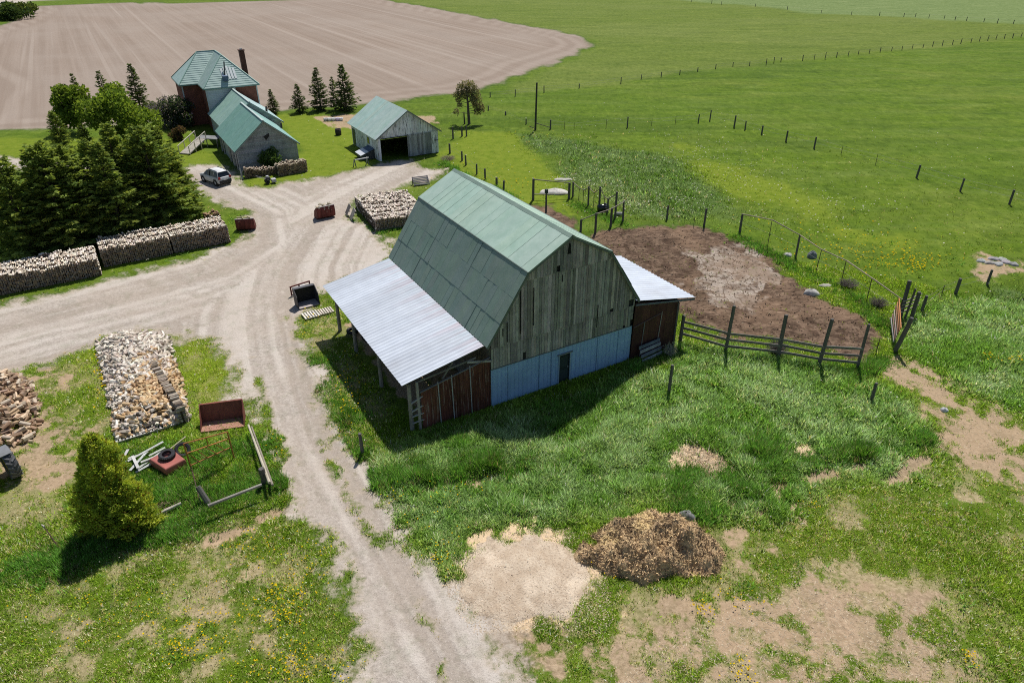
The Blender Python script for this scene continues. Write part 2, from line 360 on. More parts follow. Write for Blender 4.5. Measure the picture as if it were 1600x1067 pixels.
def polar():
    rs = [0.0, 4.0, 7.0, 10.0, 12.5]
    while rs[-1] < 4500:
        r = rs[-1]; rs.append(r+max(.13, 3.0*(r*r+HC*HC)/(FPX*HC)) if r < 700 else r*1.25)
    th = list(np.linspace(-R(47), R(47), 500)); th = list(np.linspace(-math.pi, -R(47), 46)[:-1])+th+list(np.linspace(R(47), math.pi, 46)[1:-1])
    rs = np.array(rs); th = np.array(th); nr, nth = len(rs), len(th)
    X = rs[:, None]*np.sin(th)[None]; Y = rs[:, None]*np.cos(th)[None]
    x, y = X.ravel(), Y.ravel(); m = masks(x, y); z = relief(x, y, m)
    z[np.hypot(x, y) > 400] = -.03
    i = np.arange(1, nr-1)[:, None]*nth+np.arange(nth)[None]; j = np.arange(1, nr-1)[:, None]*nth+(np.arange(nth)[None]+1) % nth
    F = np.stack([i, i+nth, j+nth, j], -1).reshape(-1, 4)[:, ::-1]
    # close the small hole under the camera: the first ring is drawn in to one point
    x[nth:2*nth] = 0; y[nth:2*nth] = 0; z[nth:2*nth] = 0
    return np.stack([x, y, z], 1), F, m
PV, PF, PM = polar()
def mk_ground():
    b = NB('land'); P = b.pos()
    def sep(nm):
        a = b.attr(nm); s = b.n('SeparateColor'); b.t.links.new(a.outputs[0], s.inputs[0]); return [s.outputs[0], s.outputs[1], s.outputs[2], a.outputs[3]]
    gravel, mud, plough, straw = sep('M1'); lush, lawn, sparse, white = sep('M2'); bare, slab, clump, streak = sep('M3'); head, turn, olive, pale = sep('M4')
    nf = b.noise(P, 5.0, 5, .7); nm = b.noise(P, .9, 5, .65); nl = b.noise(P, .13, 4, .6); nx = b.noise(P, 19, 3, .7); nb = b.noise(P, .03, 3, .5)
    def edge(v, e=.18, amp=.55, n=None):
        q = b.math('ADD', v, b.math('MULTIPLY', b.math('SUBTRACT', n or nf, .5), amp)); return b.rng(q, .5-e, .5+e)
    # pasture
    g = b.mix(b.rng(nm, .3, .7), (.056, .108, .007), (.092, .158, .013)); g = b.mix(b.rng(nl, .40, .66, 0, .8), g, (.082, .130, .018)); n3_ = b.noise(P, .31, 5, .75); g = b.mix(b.rng(n3_, .52, .66, 0, .7), g, (.040, .078, .007)); g = b.mix(b.rng(n3_, .46, .34, 0, .55), g, (.115, .175, .028))
    wind_sheen = b.noise(b.mapv(P, (.06, .35, 1), (0, 0, R(14))), 1.0, 4, .6, .6); g = b.mix(b.rng(wind_sheen, .46, .72, 0, .5), g, (.115, .175, .045))  # highlights on wind-bent grass painted as paler streaks
    big = b.noise(b.mapv(P, (.012, .03, 1), (0, 0, R(8))), 1.0, 4, .6); g = b.mix(b.rng(big, .35, .7, 0, .5), g, (.060, .118, .012)); band = b.noise(b.mapv(P, (.02, .09, 1), (0, 0, R(22))), 1.0, 5, .65, .8); g = b.mix(b.rng(band, .5, .7, 0, .6), g, (.112, .158, .03)); g = b.mix(b.rng(band, .48, .32, 0, .6), g, (.042, .085, .009))
    g = b.mix(b.rng(nf, .50, .8, 0, .6), g, (.032, .062, .008))
    g = b.mix(b.rng(nx, .58, .75, 0, .45), g, (.17, .215, .05))
    g = b.mix(b.math('MULTIPLY', edge(olive, .3, .6, nm), .6), g, b.mix(b.rng(big, .35, .7), (.098, .142, .03), (.13, .168, .05))); g = b.mix(b.math('MULTIPLY', edge(pale, .3, .6, nm), .7), g, (.125, .19, .085))
    mot = b.noise(b.mapv(P, (.10, .22, 1), (0, 0, R(12))), 1.0, 6, .72, .4); g = b.mix(b.rng(mot, .52, .68, 0, .55), g, b.mix(1, g, (.52, .62, .45), 'MULTIPLY')); g = b.mix(b.rng(mot, .47, .33, 0, .5), g, b.mix(1, g, (1.5, 1.32, 1.6), 'MULTIPLY'))
    gr_ = b.noise(b.mapv(P, (1.1, .42, 1), (0, 0, R(10))), 1.0, 5, .85); g = b.mix(b.rng(gr_, .50, .64, 0, .6), g, b.mix(1, g, (.55, .62, .42), 'MULTIPLY')); g = b.mix(b.rng(gr_, .48, .36, 0, .6), g, b.mix(1, g, (1.5, 1.35, 1.7), 'MULTIPLY'))
    # lush blue-green and lawn
    lu = b.mix(b.rng(nm, .35, .65), (.046, .09, .018), (.085, .14, .048)); lu = b.mix(b.rng(nf, .5, .75, 0, .7), lu, (.018, .045, .008))
    wl = b.noise(b.mapv(P, (.25, .6, 1), (0, 0, R(-25))), .8, 4, .6, .5); lu = b.mix(b.rng(wl, .55, .74, 0, .75), lu, (.13, .185, .085))  # highlights of the lush grass painted as paler blue-green streaks
    g = b.mix(edge(lush, .25, .5, nm), g, lu)
    la = b.mix(b.rng(nm, .3, .7), (.102, .162, .012), (.148, .20, .024)); la = b.mix(b.rng(nf, .5, .8, 0, .4), la, (.05, .10, .01))
    g = b.mix(b.math('MULTIPLY', edge(lawn, .3, .5, nm), .85), g, la)
    # thin grass over pale litter
    litter = b.mix(b.rng(nf, .3, .7), (.22, .18, .125), (.40, .345, .26)); litter = b.mix(b.rng(nx, .5, .75, 0, .5), litter, (.11, .08, .05))
    holes = b.rng(b.math('ADD', b.math('MULTIPLY', clump, .8), b.math('MULTIPLY', nf, .2)), .46, .58)
    g = b.mix(b.math('MULTIPLY', holes, b.math('MULTIPLY', sparse, .85)), g, litter)
    tiny = b.vor(P, 7.0); wf = b.math('MULTIPLY', b.math('LESS_THAN', tiny, .30), b.rng(b.math('ADD', white, b.math('MULTIPLY', b.math('SUBTRACT', nm, .5), .8)), .35, .8))
    g = b.mix(b.math('MULTIPLY', wf, .8), g, (.48, .45, .34))
    # bare earth
    e = b.mix(b.rng(nf, .3, .7), (.22, .172, .13), (.36, .295, .235)); e = b.mix(b.rng(nx, .5, .75, 0, .45), e, (.14, .105, .08)); e = b.mix(b.rng(nl, .4, .6, 0, .5), e, (.34, .262, .20)); e = b.mix(b.rng(nm, .52, .68, 0, .5), e, (.22, .17, .125))
    g = b.mix(b.math('MULTIPLY', edge(bare, .25, 1.0), .92), g, e)
    # straw and chips
    st = b.mix(b.rng(nx, .3, .7), (.40, .32, .23), (.57, .48, .37)); st = b.mix(b.rng(nm, .56, .72, 0, .55), st, (.26, .17, .11)); st = b.mix(b.rng(nf, .62, .74, 0, .7), st, (.10, .07, .05))
    g = b.mix(edge(straw, .2, .8), g, st)
    # gravel
    gr = b.mix(b.rng(nf, .25, .75), (.30, .27, .245), (.50, .465, .43)); gr = b.mix(b.rng(streak, .42, .66, 0, .7), gr, (.55, .52, .49)); gr = b.mix(b.rng(streak, .45, .25, 0, .5), gr, (.30, .26, .225))
    gr = b.mix(b.rng(nl, .38, .62, 0, .35), gr, (.42, .365, .315)); gr = b.mix(b.rng(nx, .52, .72, 0, .75), gr, (.20, .175, .155)); gr = b.mix(b.rng(b.vor(P, 7), .0, .22, .75, 0), gr, (.64, .615, .59)); gr = b.mix(b.rng(nm, .55, .72, 0, .3), gr, (.60, .56, .515)); gr = b.mix(1, gr, (1.05, 1.01, .96), 'MULTIPLY'); mg = b.math('ADD', gravel, b.math('MULTIPLY', b.math('SUBTRACT', nm, .5), .8)); gr = b.mix(b.rng(mg, .92, .55, 0, .6), gr, (.42, .345, .265)); pud = b.noise(P, .21, 4, .7); gr = b.mix(b.rng(pud, .55, .68, 0, .3), gr, (.36, .30, .245))
    wet = b.noise(b.mapv(P, (.5, .5, 1)), .45, 5, .7); gr = b.mix(b.rng(wet, .58, .74, 0, .55), gr, (.25, .205, .165))
    g = b.mix(edge(gravel, .3, 1.15), g, gr)
    # barnyard mud and its slabs
    mu = b.mix(b.rng(nm, .4, .6), (.10, .068, .048), (.20, .145, .105)); mu = b.mix(b.rng(nf, .45, .7, 0, .8), mu, (.05, .034, .025)); mu = b.mix(b.rng(nl, .45, .62, 0, .75), mu, (.25, .175, .12)); ch = b.noise(b.mapv(P, (.9, 2.2, 1), (0, 0, R(-28))), .9, 5, .7, 1.2); mu = b.mix(b.rng(ch, .52, .66, 0, .85), mu, (.04, .027, .02)); mu = b.mix(b.rng(ch, .46, .34, 0, .55), mu, (.34, .255, .185)); mu = b.mix(b.rng(nx, .62, .72, 0, .5), mu, (.32, .26, .2))
    mu = b.mix(1, mu, (.92, .86, .82), 'MULTIPLY'); g = b.mix(edge(mud, .2, .8), g, mu)
    wob = b.n('VectorMath', operation='ADD'); b.put(wob.inputs[0], b.mapv(P, (1, 1, 0))); nv = b.n('TexNoise'); nv.inputs['Scale'].default_value = 1.4; nv.inputs['Detail'].default_value = 4; b.put(nv.inputs['Vector'], P); b.put(wob.inputs[1], nv.outputs[1]); crack = b.vor(wob.outputs[0], .8, 'DISTANCE_TO_EDGE'); sl_ = b.mix(b.rng(nf, .3, .7), (.36, .30, .25), (.54, .47, .40)); sl_ = b.mix(b.rng(crack, .0, .07, .9, 0), sl_, (.12, .085, .06)); sl_ = b.mix(b.rng(nm, .5, .62, 0, .85), sl_, (.15, .105, .075)); sl_ = b.mix(b.rng(nl, .5, .6, 0, .7), sl_, (.26, .19, .14))
    g = b.mix(b.math('MULTIPLY', edge(slab, .25, 1.1, nm), .72), g, sl_)
    # ploughed field: drill rows along the lane's direction
    rv = b.mapv(P, (1, 1, 1), (0, 0, -.5312)); ro = b.noise(b.mapv(rv, (.55, .006, 0)), 1.0, 3, .7); ro2 = b.noise(b.mapv(rv, (.13, .004, 0)), 1.0, 2, .5); ro3 = b.noise(b.mapv(rv, (2.2, .02, 0)), 1.0, 2, .6)
    pl = b.mix(b.rng(ro, .35, .65), (.262, .212, .175), (.32, .265, .224)); pl = b.mix(b.rng(ro2, .4, .62, 0, .4), pl, (.295, .25, .215)); pl = b.mix(b.rng(ro3, .45, .7, 0, .3), pl, (.25, .195, .155))
    thin = b.noise(b.mapv(rv, (.42, .003, 0), (0, 0, 0), (3.1, 0, 0)), 1.0, 1, .4); pl = b.mix(b.rng(thin, .60, .66, 0, .3), pl, (.46, .41, .365))
    pl = b.mix(b.rng(b.noise(P, .022, 4, .6), .4, .65, 0, .5), pl, (.345, .30, .262)); pl = b.mix(b.rng(nm, .5, .75, 0, .3), pl, (.20, .15, .115))
    hd = b.mix(b.rng(turn, .3, .7), (.262, .212, .175), (.33, .277, .235)); hd = b.mix(b.rng(turn, .70, .80, 0, .25), hd, (.42, .37, .33)); hd = b.mix(b.rng(ro3, .45, .7, 0, .3), hd, (.24, .19, .155)); pl = b.mix(b.math('MULTIPLY', head, .5), pl, hd)
    g = b.mix(edge(plough, .25, .8, nm), g, b.mix(1, pl, (.96, .93, .90), 'MULTIPLY'))
    hgt_ = b.math('ADD', b.math('MULTIPLY', nf, .6), b.math('MULTIPLY', nx, .4))
    g = b.mix(b.math('MULTIPLY', b.rng(b.noise(P, .75, 6, .8), .48, .66), b.rng(plough, .3, .5, .35, 0)), g, b.mix(1, g, (.55, .62, .5), 'MULTIPLY')); g = b.mix(b.rng(b.math('MAXIMUM', b.math('MAXIMUM', gravel, plough), mud), .35, .15, 0, 1), g, b.mix(1, g, (1.34, 1.22, 1.05), 'MULTIPLY')); M['land'] = b.fin(g, .95, b.bump(hgt_, .6, .12), 0, .08)
mk_ground()
def sheet(name, sel):
    F = PF[sel]; u, inv = np.unique(F, return_inverse=True); F2 = inv.reshape(F.shape)
    o = np_mesh(name, PV[u], F2, M['land'], smooth=True); me = o.data; m = PM
    q = lambda *k: np.stack([m[i][u] for i in k], 1)
    set_col(me, 'M1', np.concatenate([np.maximum(q('gravel'), q('road')), q('mud', 'plough', 'straw')], 1))
    set_col(me, 'M2', q('lush', 'lawn', 'sparse', 'white')); set_col(me, 'M3', q('bare', 'slab', 'dry', 'streak')); set_col(me, 'M4', q('head', 'turn', 'olive', 'pale'))
    tag(o, kind='structure'); return o
fm = {k: PM[k][PF].mean(1) for k in ('gravel', 'road', 'mud', 'plough')}
kind = np.zeros(len(PF), int)
cx_ = PV[PF].mean(1)
far_ok = np.hypot(cx_[:, 0], cx_[:, 1]) < 420
kind[(fm['gravel'] > .5) & far_ok] = 1; kind[(fm['mud'] > .5) & far_ok] = 2; kind[(fm['plough'] > .5) & far_ok] = 3; kind[(fm['road'] > .5) & far_ok] = 4
for i, nm in enumerate(('ground', 'gravel_driveway', 'muddy_yard', 'ploughed_field', 'road')): sheet(nm, kind == i)
# ---------------------------------------------------------------- grass blades, near enough to be seen as more than colour
def pol_pts(n, r0, r1, half=R(54)):
    r = np.sqrt(RNG.uniform(r0*r0, r1*r1, n)); t = RNG.uniform(-half, half, n); x, y = r*np.sin(t), r*np.cos(t)
    px, py = PROJ(x, y); k = (px > -380) & (px < 1980) & (py < 1500); return x[k], y[k]
def blades(x, y, z, h, w, lean, col, nb, tipmul=1.25):
    n = len(x); N = n*nb; rep = lambda a: np.repeat(a, nb)
    az = RNG.uniform(0, 2*math.pi, N); sp = RNG.uniform(.0, 1, N)*rep(w)*3.2
    bx = rep(x)+np.cos(az)*sp; by = rep(y)+np.sin(az)*sp; bz = rep(z)
    H = rep(h)*RNG.uniform(.55, 1.15, N); L = rep(lean)*RNG.uniform(.2, 1.6, N)*H; az2 = az+RNG.uniform(-.9, .9, N)
    wx, wy = -np.sin(az2)*rep(w)*.5, np.cos(az2)*rep(w)*.5
    V = np.empty((N, 3, 3), np.float32)
    V[:, 0] = np.stack([bx-wx, by-wy, bz-.03], 1); V[:, 1] = np.stack([bx+wx, by+wy, bz-.03], 1); V[:, 2] = np.stack([bx+np.cos(az2)*L, by+np.sin(az2)*L, bz+H], 1)
    C = np.repeat(col, nb, 0)*np.exp(RNG.normal(-.03, .46, (N, 1)))*np.array([[1, 1, 1]])+(RNG.uniform(0, 1, (N, 1)) < .10)*np.array([[.09, .10, .045]]); C3 = np.repeat(C[:, None], 3, 1)  # glints painted in: a few blades get a lighter colour
    return V.reshape(-1, 3), C3.reshape(-1, 3)
def build_blades(name, parts, mat, label=None):
    V = np.concatenate([p[0] for p in parts]); C = np.concatenate([p[1] for p in parts])
    F = np.arange(len(V), dtype=np.int32).reshape(-1, 3)
    o = np_mesh(name, V, F, mat, np.clip(C, .003, .9)); tag(o, kind='stuff'); return o
BOX_OUT = []      # footprints to keep free: (ox, oy, yaw, a0, a1, b0, b1)
def free(x, y):
    ok = np.ones(len(x), bool)
    for ox, oy, yw, a0, a1, b0, b1 in BOX_OUT:
        c, s = math.cos(yw), math.sin(yw); a = (x-ox)*c+(y-oy)*s; b = -(x-ox)*s+(y-oy)*c
        ok &= ~((a > a0) & (a < a1) & (b > b0) & (b < b1))
    return ok
BOX_OUT.append((*BARN_O, .5312, -5.0, 14.8, 0.1, 15))
PROJ = lambda x, y: (800+FPX*x/(y*CP+HC*SP), 533.5-FPX*(y*SP-HC*CP)/(y*CP+HC*SP))
def mixc(a, b, t): return np.asarray(a)[None]*(1-t[:, None])+np.asarray(b)[None]*t[:, None]
def grass():
    parts = []
    for (n, r0, r1, nb, k) in ((165000, 11, 34, 6, 1.0), (190000, 34, 62, 5, 1.25), (150000, 62, 120, 4, 1.45)):
        x, y = pol_pts(n, r0, r1); m = masks(x, y); z = relief(x, y, m); ok = free(x, y)
        hard = np.maximum.reduce([m['gravel']*1.05, m['mud'], m['plough'], m['straw']*1.0, m['bare']*1.0, m['slab'], m['road']])
        dens = np.clip(1.15-hard*1.45, .025*(m['gravel'] < .3), 1)
        cl = np.clip((m['clump']-.36)*4, 0, 1); dry = np.clip((m['dry']-.45)*5, 0, 1)
        dens *= 1-m['sparse']*(.22+.74*m['patch'])
        dens *= np.where(m['lush'] > .4, 1, .8)
        if r0 > 50: dens *= np.clip((120-np.hypot(x, y))/45, 0, 1); dens *= np.clip(m['lush']+m['white']*.5+.22, 0, 1)
        keep = ok & (RNG.uniform(0, 1, len(x)) < dens)
        x, y, z = x[keep], y[keep], z[keep]; mm = {q: v[keep] for q, v in m.items()}; cl = cl[keep]; hard = hard[keep]
        lu = np.clip(mm['lush']*1.3, 0, 1)*(1-.5*mm['lawn'])
        low = np.maximum(mm['sparse'], mm['lawn'])
        cl = np.clip(cl*.6+np.clip((fbm(x, y, .7, 55, 2)-.35)*2.2, 0, 1)*.5, 0, 1); h = (.14+.13*cl)*(1-lu)*(1-.45*low)+lu*(.20+.44*cl); h *= np.clip(1.1-hard*.8, .35, 1)*RNG.uniform(.7, 1.25, len(x))
        w = (.042+.018*lu)*k*np.ones(len(x))
        t = np.clip(fbm(x, y, 1.1, 50, 3)*1.6-.3, 0, 1)
        c = mixc((.058, .108, .010), (.108, .165, .018), t)
        c = c*(1-lu[:, None])+mixc((.056, .108, .018), (.118, .168, .078), np.clip((fbm(x, y, 3.4, 51, 3)*.5+fbm(x, y, .6, 52, 3)*.5)*4-1.55, 0, 1))*lu[:, None]
        la = np.clip(mm['lawn'], 0, 1)[:, None]*.85; c = c*(1-la)+np.array([[.125, .18, .016]])*la
        tan = (RNG.uniform(0, 1, len(x)) < (.06+.30*mm['sparse']+.12*hard)*(1-.6*lu))[:, None]; c = np.where(tan, np.array([[.30, .25, .145]]), c)
        c *= ((2.6 if r0 < 50 else 1.85)+(.45 if r0 < 50 else .1)*lu[:, None])*(np.array([[1.07, 1, .95]])*(1-lu[:, None])+np.array([[1.03, 1, 1.03]])*lu[:, None])*RNG.uniform(.8, 1.2, (len(x), 1))
        parts.append(blades(x, y, z, h*.72, w, .6+.3*RNG.uniform(0, 1, len(x)), c, nb))
    o = build_blades('grass', parts, M['blade']); o['label'] = 'green meadow grass growing all round the barn'
    # coarse rank grass: along the pens, ditches and at the foot of posts
    rank = []
    LINES = [([(0, 905), (120, 870), (230, 835), (330, 805), (420, 765), (440, 745)], 1.1, .42, 5200), ([(300, 730), (330, 760), (390, 760), (400, 700), (330, 720)], 1.6, .42, 2600),
             ([(565, 735), (660, 735), (760, 725), (840, 705)], 1.3, .62, 4200), ([(690, 690), (800, 680), (900, 640), (1000, 590), (1050, 560)], 1.4, .5, 4600),
             ([(1130, 768), (1200, 742), (1290, 716), (1400, 698), (1450, 680)], .6, .62, 3400), ([(1150, 770), (1170, 735), (1200, 700)], 1.2, .7, 2600), ([(1080, 740), (1070, 790), (1110, 800)], .8, .55, 1600),
             ([(1120, 556), (1220, 565), (1340, 585), (1390, 560)], .7, .5, 2200), ([(1150, 370), (1250, 420), (1330, 465), (1395, 520)], .8, .5, 2400), ([(690, 255), (740, 285), (800, 310)], .8, .55, 1200),
             ([(900, 320), (935, 335), (975, 350)], .8, .5, 1000), ([(200, 700), (240, 760), (300, 770)], 1.8, .38, 3000), ([(0, 440), (180, 408), (360, 372)], .25, .3, 900), ([(540, 340), (590, 365), (650, 350)], .3, .3, 500),
             ([(500, 560), (540, 640), (580, 720)], 1.0, .4, 2000)]
    for L, w, hh, n in LINES:
        Q = GP(L); seg = np.hypot(*(Q[1:]-Q[:-1]).T); i = RNG.choice(len(seg), n, p=seg/seg.sum()); t = RNG.uniform(0, 1, n)[:, None]
        p = Q[i]*(1-t)+Q[i+1]*t+RNG.normal(0, w*.55, (n, 2)); x, y = p.T; ok = free(x, y); m = masks(x, y); ok &= (m['gravel'] < .55)
        x, y = x[ok], y[ok]; m = {q: v[ok] for q, v in m.items()}; z = relief(x, y, m)
        cl = np.clip((fbm(x, y, 1.4, 60, 3)-.25)*2, .25, 1.1)
        c = 2.1*mixc((.042, .10, .012), (.075, .165, .03), np.clip(fbm(x, y, .9, 61, 3)*1.8-.4, 0, 1))*RNG.uniform(.75, 1.25, (len(x), 1))
        tan = (RNG.uniform(0, 1, len(x)) < .09)[:, None]; c = np.where(tan, np.array([[.33, .28, .17]]), c)
        rank.append(blades(x, y, z, hh*cl, np.full(len(x), .045), np.full(len(x), .5), c, 7))
    wx, wy = pol_pts(5200, 15, 75); wm = masks(wx, wy); kk = free(wx, wy) & (np.maximum.reduce([wm['gravel']*1.2, wm['mud'], wm['plough'], wm['straw'], wm['bare']]) < .25) & (RNG.uniform(0, 1, len(wx)) < .15+.85*(fbm(wx, wy, 5, 81, 3) > .52)); wx, wy = wx[kk], wy[kk]; wz = relief(wx, wy, {q: v[kk] for q, v in wm.items()})
    rank.append(blades(wx, wy, wz, RNG.uniform(.08, .22, len(wx)), RNG.uniform(.05, .09, len(wx)), np.full(len(wx), 1.2), 1.9*mixc((.04, .095, .012), (.075, .14, .03), RNG.uniform(0, 1, len(wx))), 8))
    o = build_blades('tall_grass', rank, M['blade']); o['label'] = 'tall rank grass along the pens, ditches and yard edges'
def discs(x, y, z, r, col, n=5):
    N = len(x); a = np.arange(n)*2*math.pi/n; tx = RNG.normal(0, .25, N); ty = RNG.normal(0, .25, N)
    px = np.cos(a)[None]*r[:, None]; py = np.sin(a)[None]*r[:, None]
    V = np.stack([x[:, None]+px, y[:, None]+py, z[:, None]+px*tx[:, None]+py*ty[:, None]], -1)
    return V.reshape(-1, 3), np.arange(N*n).reshape(N, n), np.repeat(col, n, 0)
def flowers():
    pts = []
    for (cx, cy, sx, sy, n) in ((660, 780, 70, 30, 90), (690, 865, 25, 20, 60), (440, 925, 40, 25, 120), (280, 1015, 30, 14, 70), (330, 985, 50, 30, 110), (460, 1040, 60, 22, 190), (445, 965, 40, 15, 90), (400, 850, 40, 20, 60), (160, 570, 10, 40, 110), (180, 610, 6, 20, 50),
                               (480, 500, 15, 20, 30), (540, 620, 18, 40, 90), (560, 610, 14, 22, 50), (1400, 405, 45, 14, 160), (1360, 400, 75, 20, 170), (1440, 415, 18, 8, 60), (1250, 370, 90, 25, 90), (1580, 565, 12, 5, 40), (1545, 556, 10, 4, 20), (1160, 1050, 14, 14, 60), (1515, 1030, 10, 12, 34), (1100, 955, 14, 8, 40), (1150, 940, 40, 14, 40),
                               (960, 890, 60, 12, 90), (800, 290, 20, 10, 40), (770, 275, 50, 20, 60), (430, 700, 15, 30, 30), (1270, 790, 20, 10, 24), (840, 210, 40, 8, 20), (200, 970, 130, 40, 120), (480, 870, 30, 30, 40)):
        for _ in range(int(n*.75)): pts.append((random.gauss(cx, sx*.75), random.gauss(cy, sy*.8)))
    P = GP([p for p in pts if p[1] > 120 and p[1] < 1100]); x, y = P.T; m = masks(x, y); ok = free(x, y) & (m['gravel'] < .6) & (m['straw'] < .4) & (m['mud'] < .4); x, y = x[ok], y[ok]; z = relief(x, y, {k: v[ok] for k, v in m.items()})+RNG.uniform(.12, .34, len(x))
    V, F, C = discs(x, y, z, RNG.uniform(.026, .048, len(x))*np.clip(np.hypot(x, y)/34, .9, 1.8), np.tile([[.72, .50, .01]], (len(x), 1))*RNG.uniform(.8, 1.15, (len(x), 1)))
    tag(np_mesh('yellow_dandelion', V, F, M['petal'], C), 'yellow dandelion flowers scattered in the grass', kind='stuff')
    x, y = pol_pts(110000, 14, 125); m = masks(x, y); pr = .02+.10*m['sparse']+1.0*m['white']+.05*m['lush']; pr *= (np.maximum.reduce([m['gravel'], m['mud'], m['plough'], m['bare']]) < .3)
    ok = free(x, y) & (RNG.uniform(0, 1, len(x)) < pr*np.clip((m['dry']-.3)*2.5, 0, 1)); x, y = x[ok], y[ok]; z = relief(x, y, {k: v[ok] for k, v in m.items()})+RNG.uniform(.14, .42, len(x))
    V, F, C = discs(x, y, z, RNG.uniform(.03, .05, len(x))*np.clip(np.hypot(x, y)/36, .9, 1.7), np.tile([[.62, .60, .50]], (len(x), 1))*RNG.uniform(.8, 1.1, (len(x), 1)))
    tag(np_mesh('white_seed_head', V, F, M['petal'], C), 'white dandelion seed heads scattered in the grass', kind='stuff')
# ================================================================ the barn (local axes: x along the gable wall, y back along the ridge)
def quad_sheet(mb, p0, p1, p2, p3, t, col):
    """thin sheet: p0,p1 along the eave, p3,p2 along the top; t = thickness along its normal"""
    p = [Vector(q) for q in (p0, p1, p2, p3)]; n = (p[1]-p[0]).cross(p[3]-p[0]).normalized()
    if n.z < 0: n = -n
    a = [q+n*t for q in p]
    mb.add(p+a, [(3, 2, 1, 0), (4, 5, 6, 7), (0, 1, 5, 4), (1, 2, 6, 5), (2, 3, 7, 6), (3, 0, 4, 7)], col)
def sheeted_roof(mb, e0, e1, t0, t1, ncol, nrow, col, var=.06, gap=0.0, lift=.012, seam=0.0):
    """plane of metal sheets between eave e0-e1 and top t0-t1, slightly uneven"""
    e0, e1, t0, t1 = map(Vector, (e0, e1, t0, t1)); n = (e1-e0).cross(t0-e0).normalized()
    if n.z < 0: n = -n
    P = lambda u, v: (e0*(1-u)+e1*u)*(1-v)+(t0*(1-u)+t1*u)*v
    # solid deck below, flush just under the sheets
    quad_sheet(mb, *(q-n*.07 for q in (e0, e1, t1, t0)), .065, tuple(x*.5 for x in col))
    for r in range(nrow):
        off = random.uniform(-.3, .3)/ncol if nrow > 1 else 0
        us = [0]+sorted(min(.985, max(.015, (i+random.uniform(-.1, .1))/ncol+off)) for i in range(1, ncol))+[1]
        rc = random.uniform(.985, 1.015)
        for i in range(ncol):
            c = tuple(x*rc*(1+random.uniform(-var, var)) for x in col)
            v0, v1 = r/nrow-(.012 if r else 0), (r+1)/nrow
            h0, h1, h2, h3 = (lift*random.uniform(.25, 1.2)+.004*(i % 2)+(.012 if r else 0) for _ in range(4))
            a, b_, c_, d = P(us[i], v0)+n*h0, P(us[i+1], v0)+n*h1, P(us[i+1], v1)+n*(h2-.004), P(us[i], v1)+n*(h3-.004)
            quad_sheet(mb, a, b_, c_, d, .006, c)
            if i and seam and random.random() < seam: mb.beam(a+n*.010, d+n*.010, .022, .012, tuple(x*.7 for x in col), up=tuple(n))
def corrugated(mb, e0, e1, t0, t1, n, amp, col, cols=None, seg=6, rows=10):
    """corrugated sheet, the corrugations running from eave (e0-e1) to top (t0-t1)"""
    e0, e1, t0, t1 = map(Vector, (e0, e1, t0, t1)); nn = (e1-e0).cross(t0-e0).normalized()
    if nn.z < 0: nn = -nn
    m = n*seg; vs = []; cs = []; W1 = [random.uniform(-.004, .004) for _ in range(200)]
    for side in (0, 1):
        for j in range(rows+1):
            v = j/rows
            for i in range(m+1):
                u = i/m; p = (e0*(1-u)+e1*u)*(1-v)+(t0*(1-u)+t1*u)*v
                w = .5+.5*math.cos(2*math.pi*u*n); w = w**1.6
                vs.append(p+nn*(amp*w+W1[(i//(seg*3)*7+j) % 200]-(.02 if side else 0)))
                k = cols(u, v) if cols else (1, 1, 1); q = 1+.05*math.sin(i//(seg*3)*5.3)+.03*math.sin(j*3+i//(seg*5)*2.1); cs.append(tuple(a*b*q for a, b in zip(col, k)))
    K = (rows+1)*(m+1); fs = []
    for j in range(rows):
        for i in range(m):
            a = j*(m+1)+i; fs.append((a, a+1, a+m+2, a+m+1)); fs.append((K+a, K+a+m+1, K+a+m+2, K+a+1))
    for j in range(rows):
        for i in (0, m):
            a = j*(m+1)+i; fs.append((a, a+m+1, K+a+m+1, K+a))
    for i in range(m):
        for j in (0, rows):
            a = j*(m+1)+i; fs.append((a, K+a, K+a+1, a+1))
    base = len(mb.v); mb.v.extend([tuple(v) for v in vs]); mb.c.extend(cs); mb.f.extend([tuple(i+base for i in f) for f in fs])
def clip_board(mb, a0, a1, zb, top, y0, y1, col, dz=0.0):
    """one upright board from zb to the sloping top(a)"""
    t0, t1 = top(a0)-dz, top(a1)-dz
    if min(t0, t1) < zb+.05: 
        if max(t0, t1) < zb+.05: return
        t0, t1 = max(t0, zb+.02), max(t1, zb+.02)
    mb.prism([(a0, y0, zb), (a1, y0, zb), (a1, y0, t1), (a0, y0, t0)], (0, y1-y0, 0), col)
BW, BL = 10.72, 14.90
ZR, ZB, ZE = 10.19, 8.595, 4.42
KB = .225*BW
barn = thing('barn', 'large weathered gambrel barn with a green metal roof and tin lean-to beside the gravel drive', 'barn', (*BARN_O, 0), .5312)
def gtop(a):
    P = [(-.356, ZE), (KB, ZB), (BW/2, ZR), (BW-KB, ZB), (BW+.2525, 4.57)]
    for (x0, z0), (x1, z1) in zip(P[:-1], P[1:]):
        if a <= x1: return z0+(z1-z0)*(a-x0)/(x1-x0)
    return P[-1][1]
def boards(mb, a0, a1, tiers, y, w, cols, hole=0.0, dz=.1):
    for k, (zb, zt, dy) in enumerate(tiers):
        a = a0
        while a < a1-.02:
            ww = min(a1-a, w*random.uniform(.7, 1.25)); c = jc(random.choice(cols), .22)
            tp = (lambda q: min(zt, gtop(q)-dz))
            o = dy+random.uniform(0, .02); g = random.uniform(.004, .016)
            b0 = zb+(random.uniform(-.02, .03) if k else 0)
            if hole and random.random() < hole: b0 += random.uniform(.2, .6)
            clip_board(mb, a+g, a+ww-g, b0, tp, y+o-.03, y+o, c); a += ww
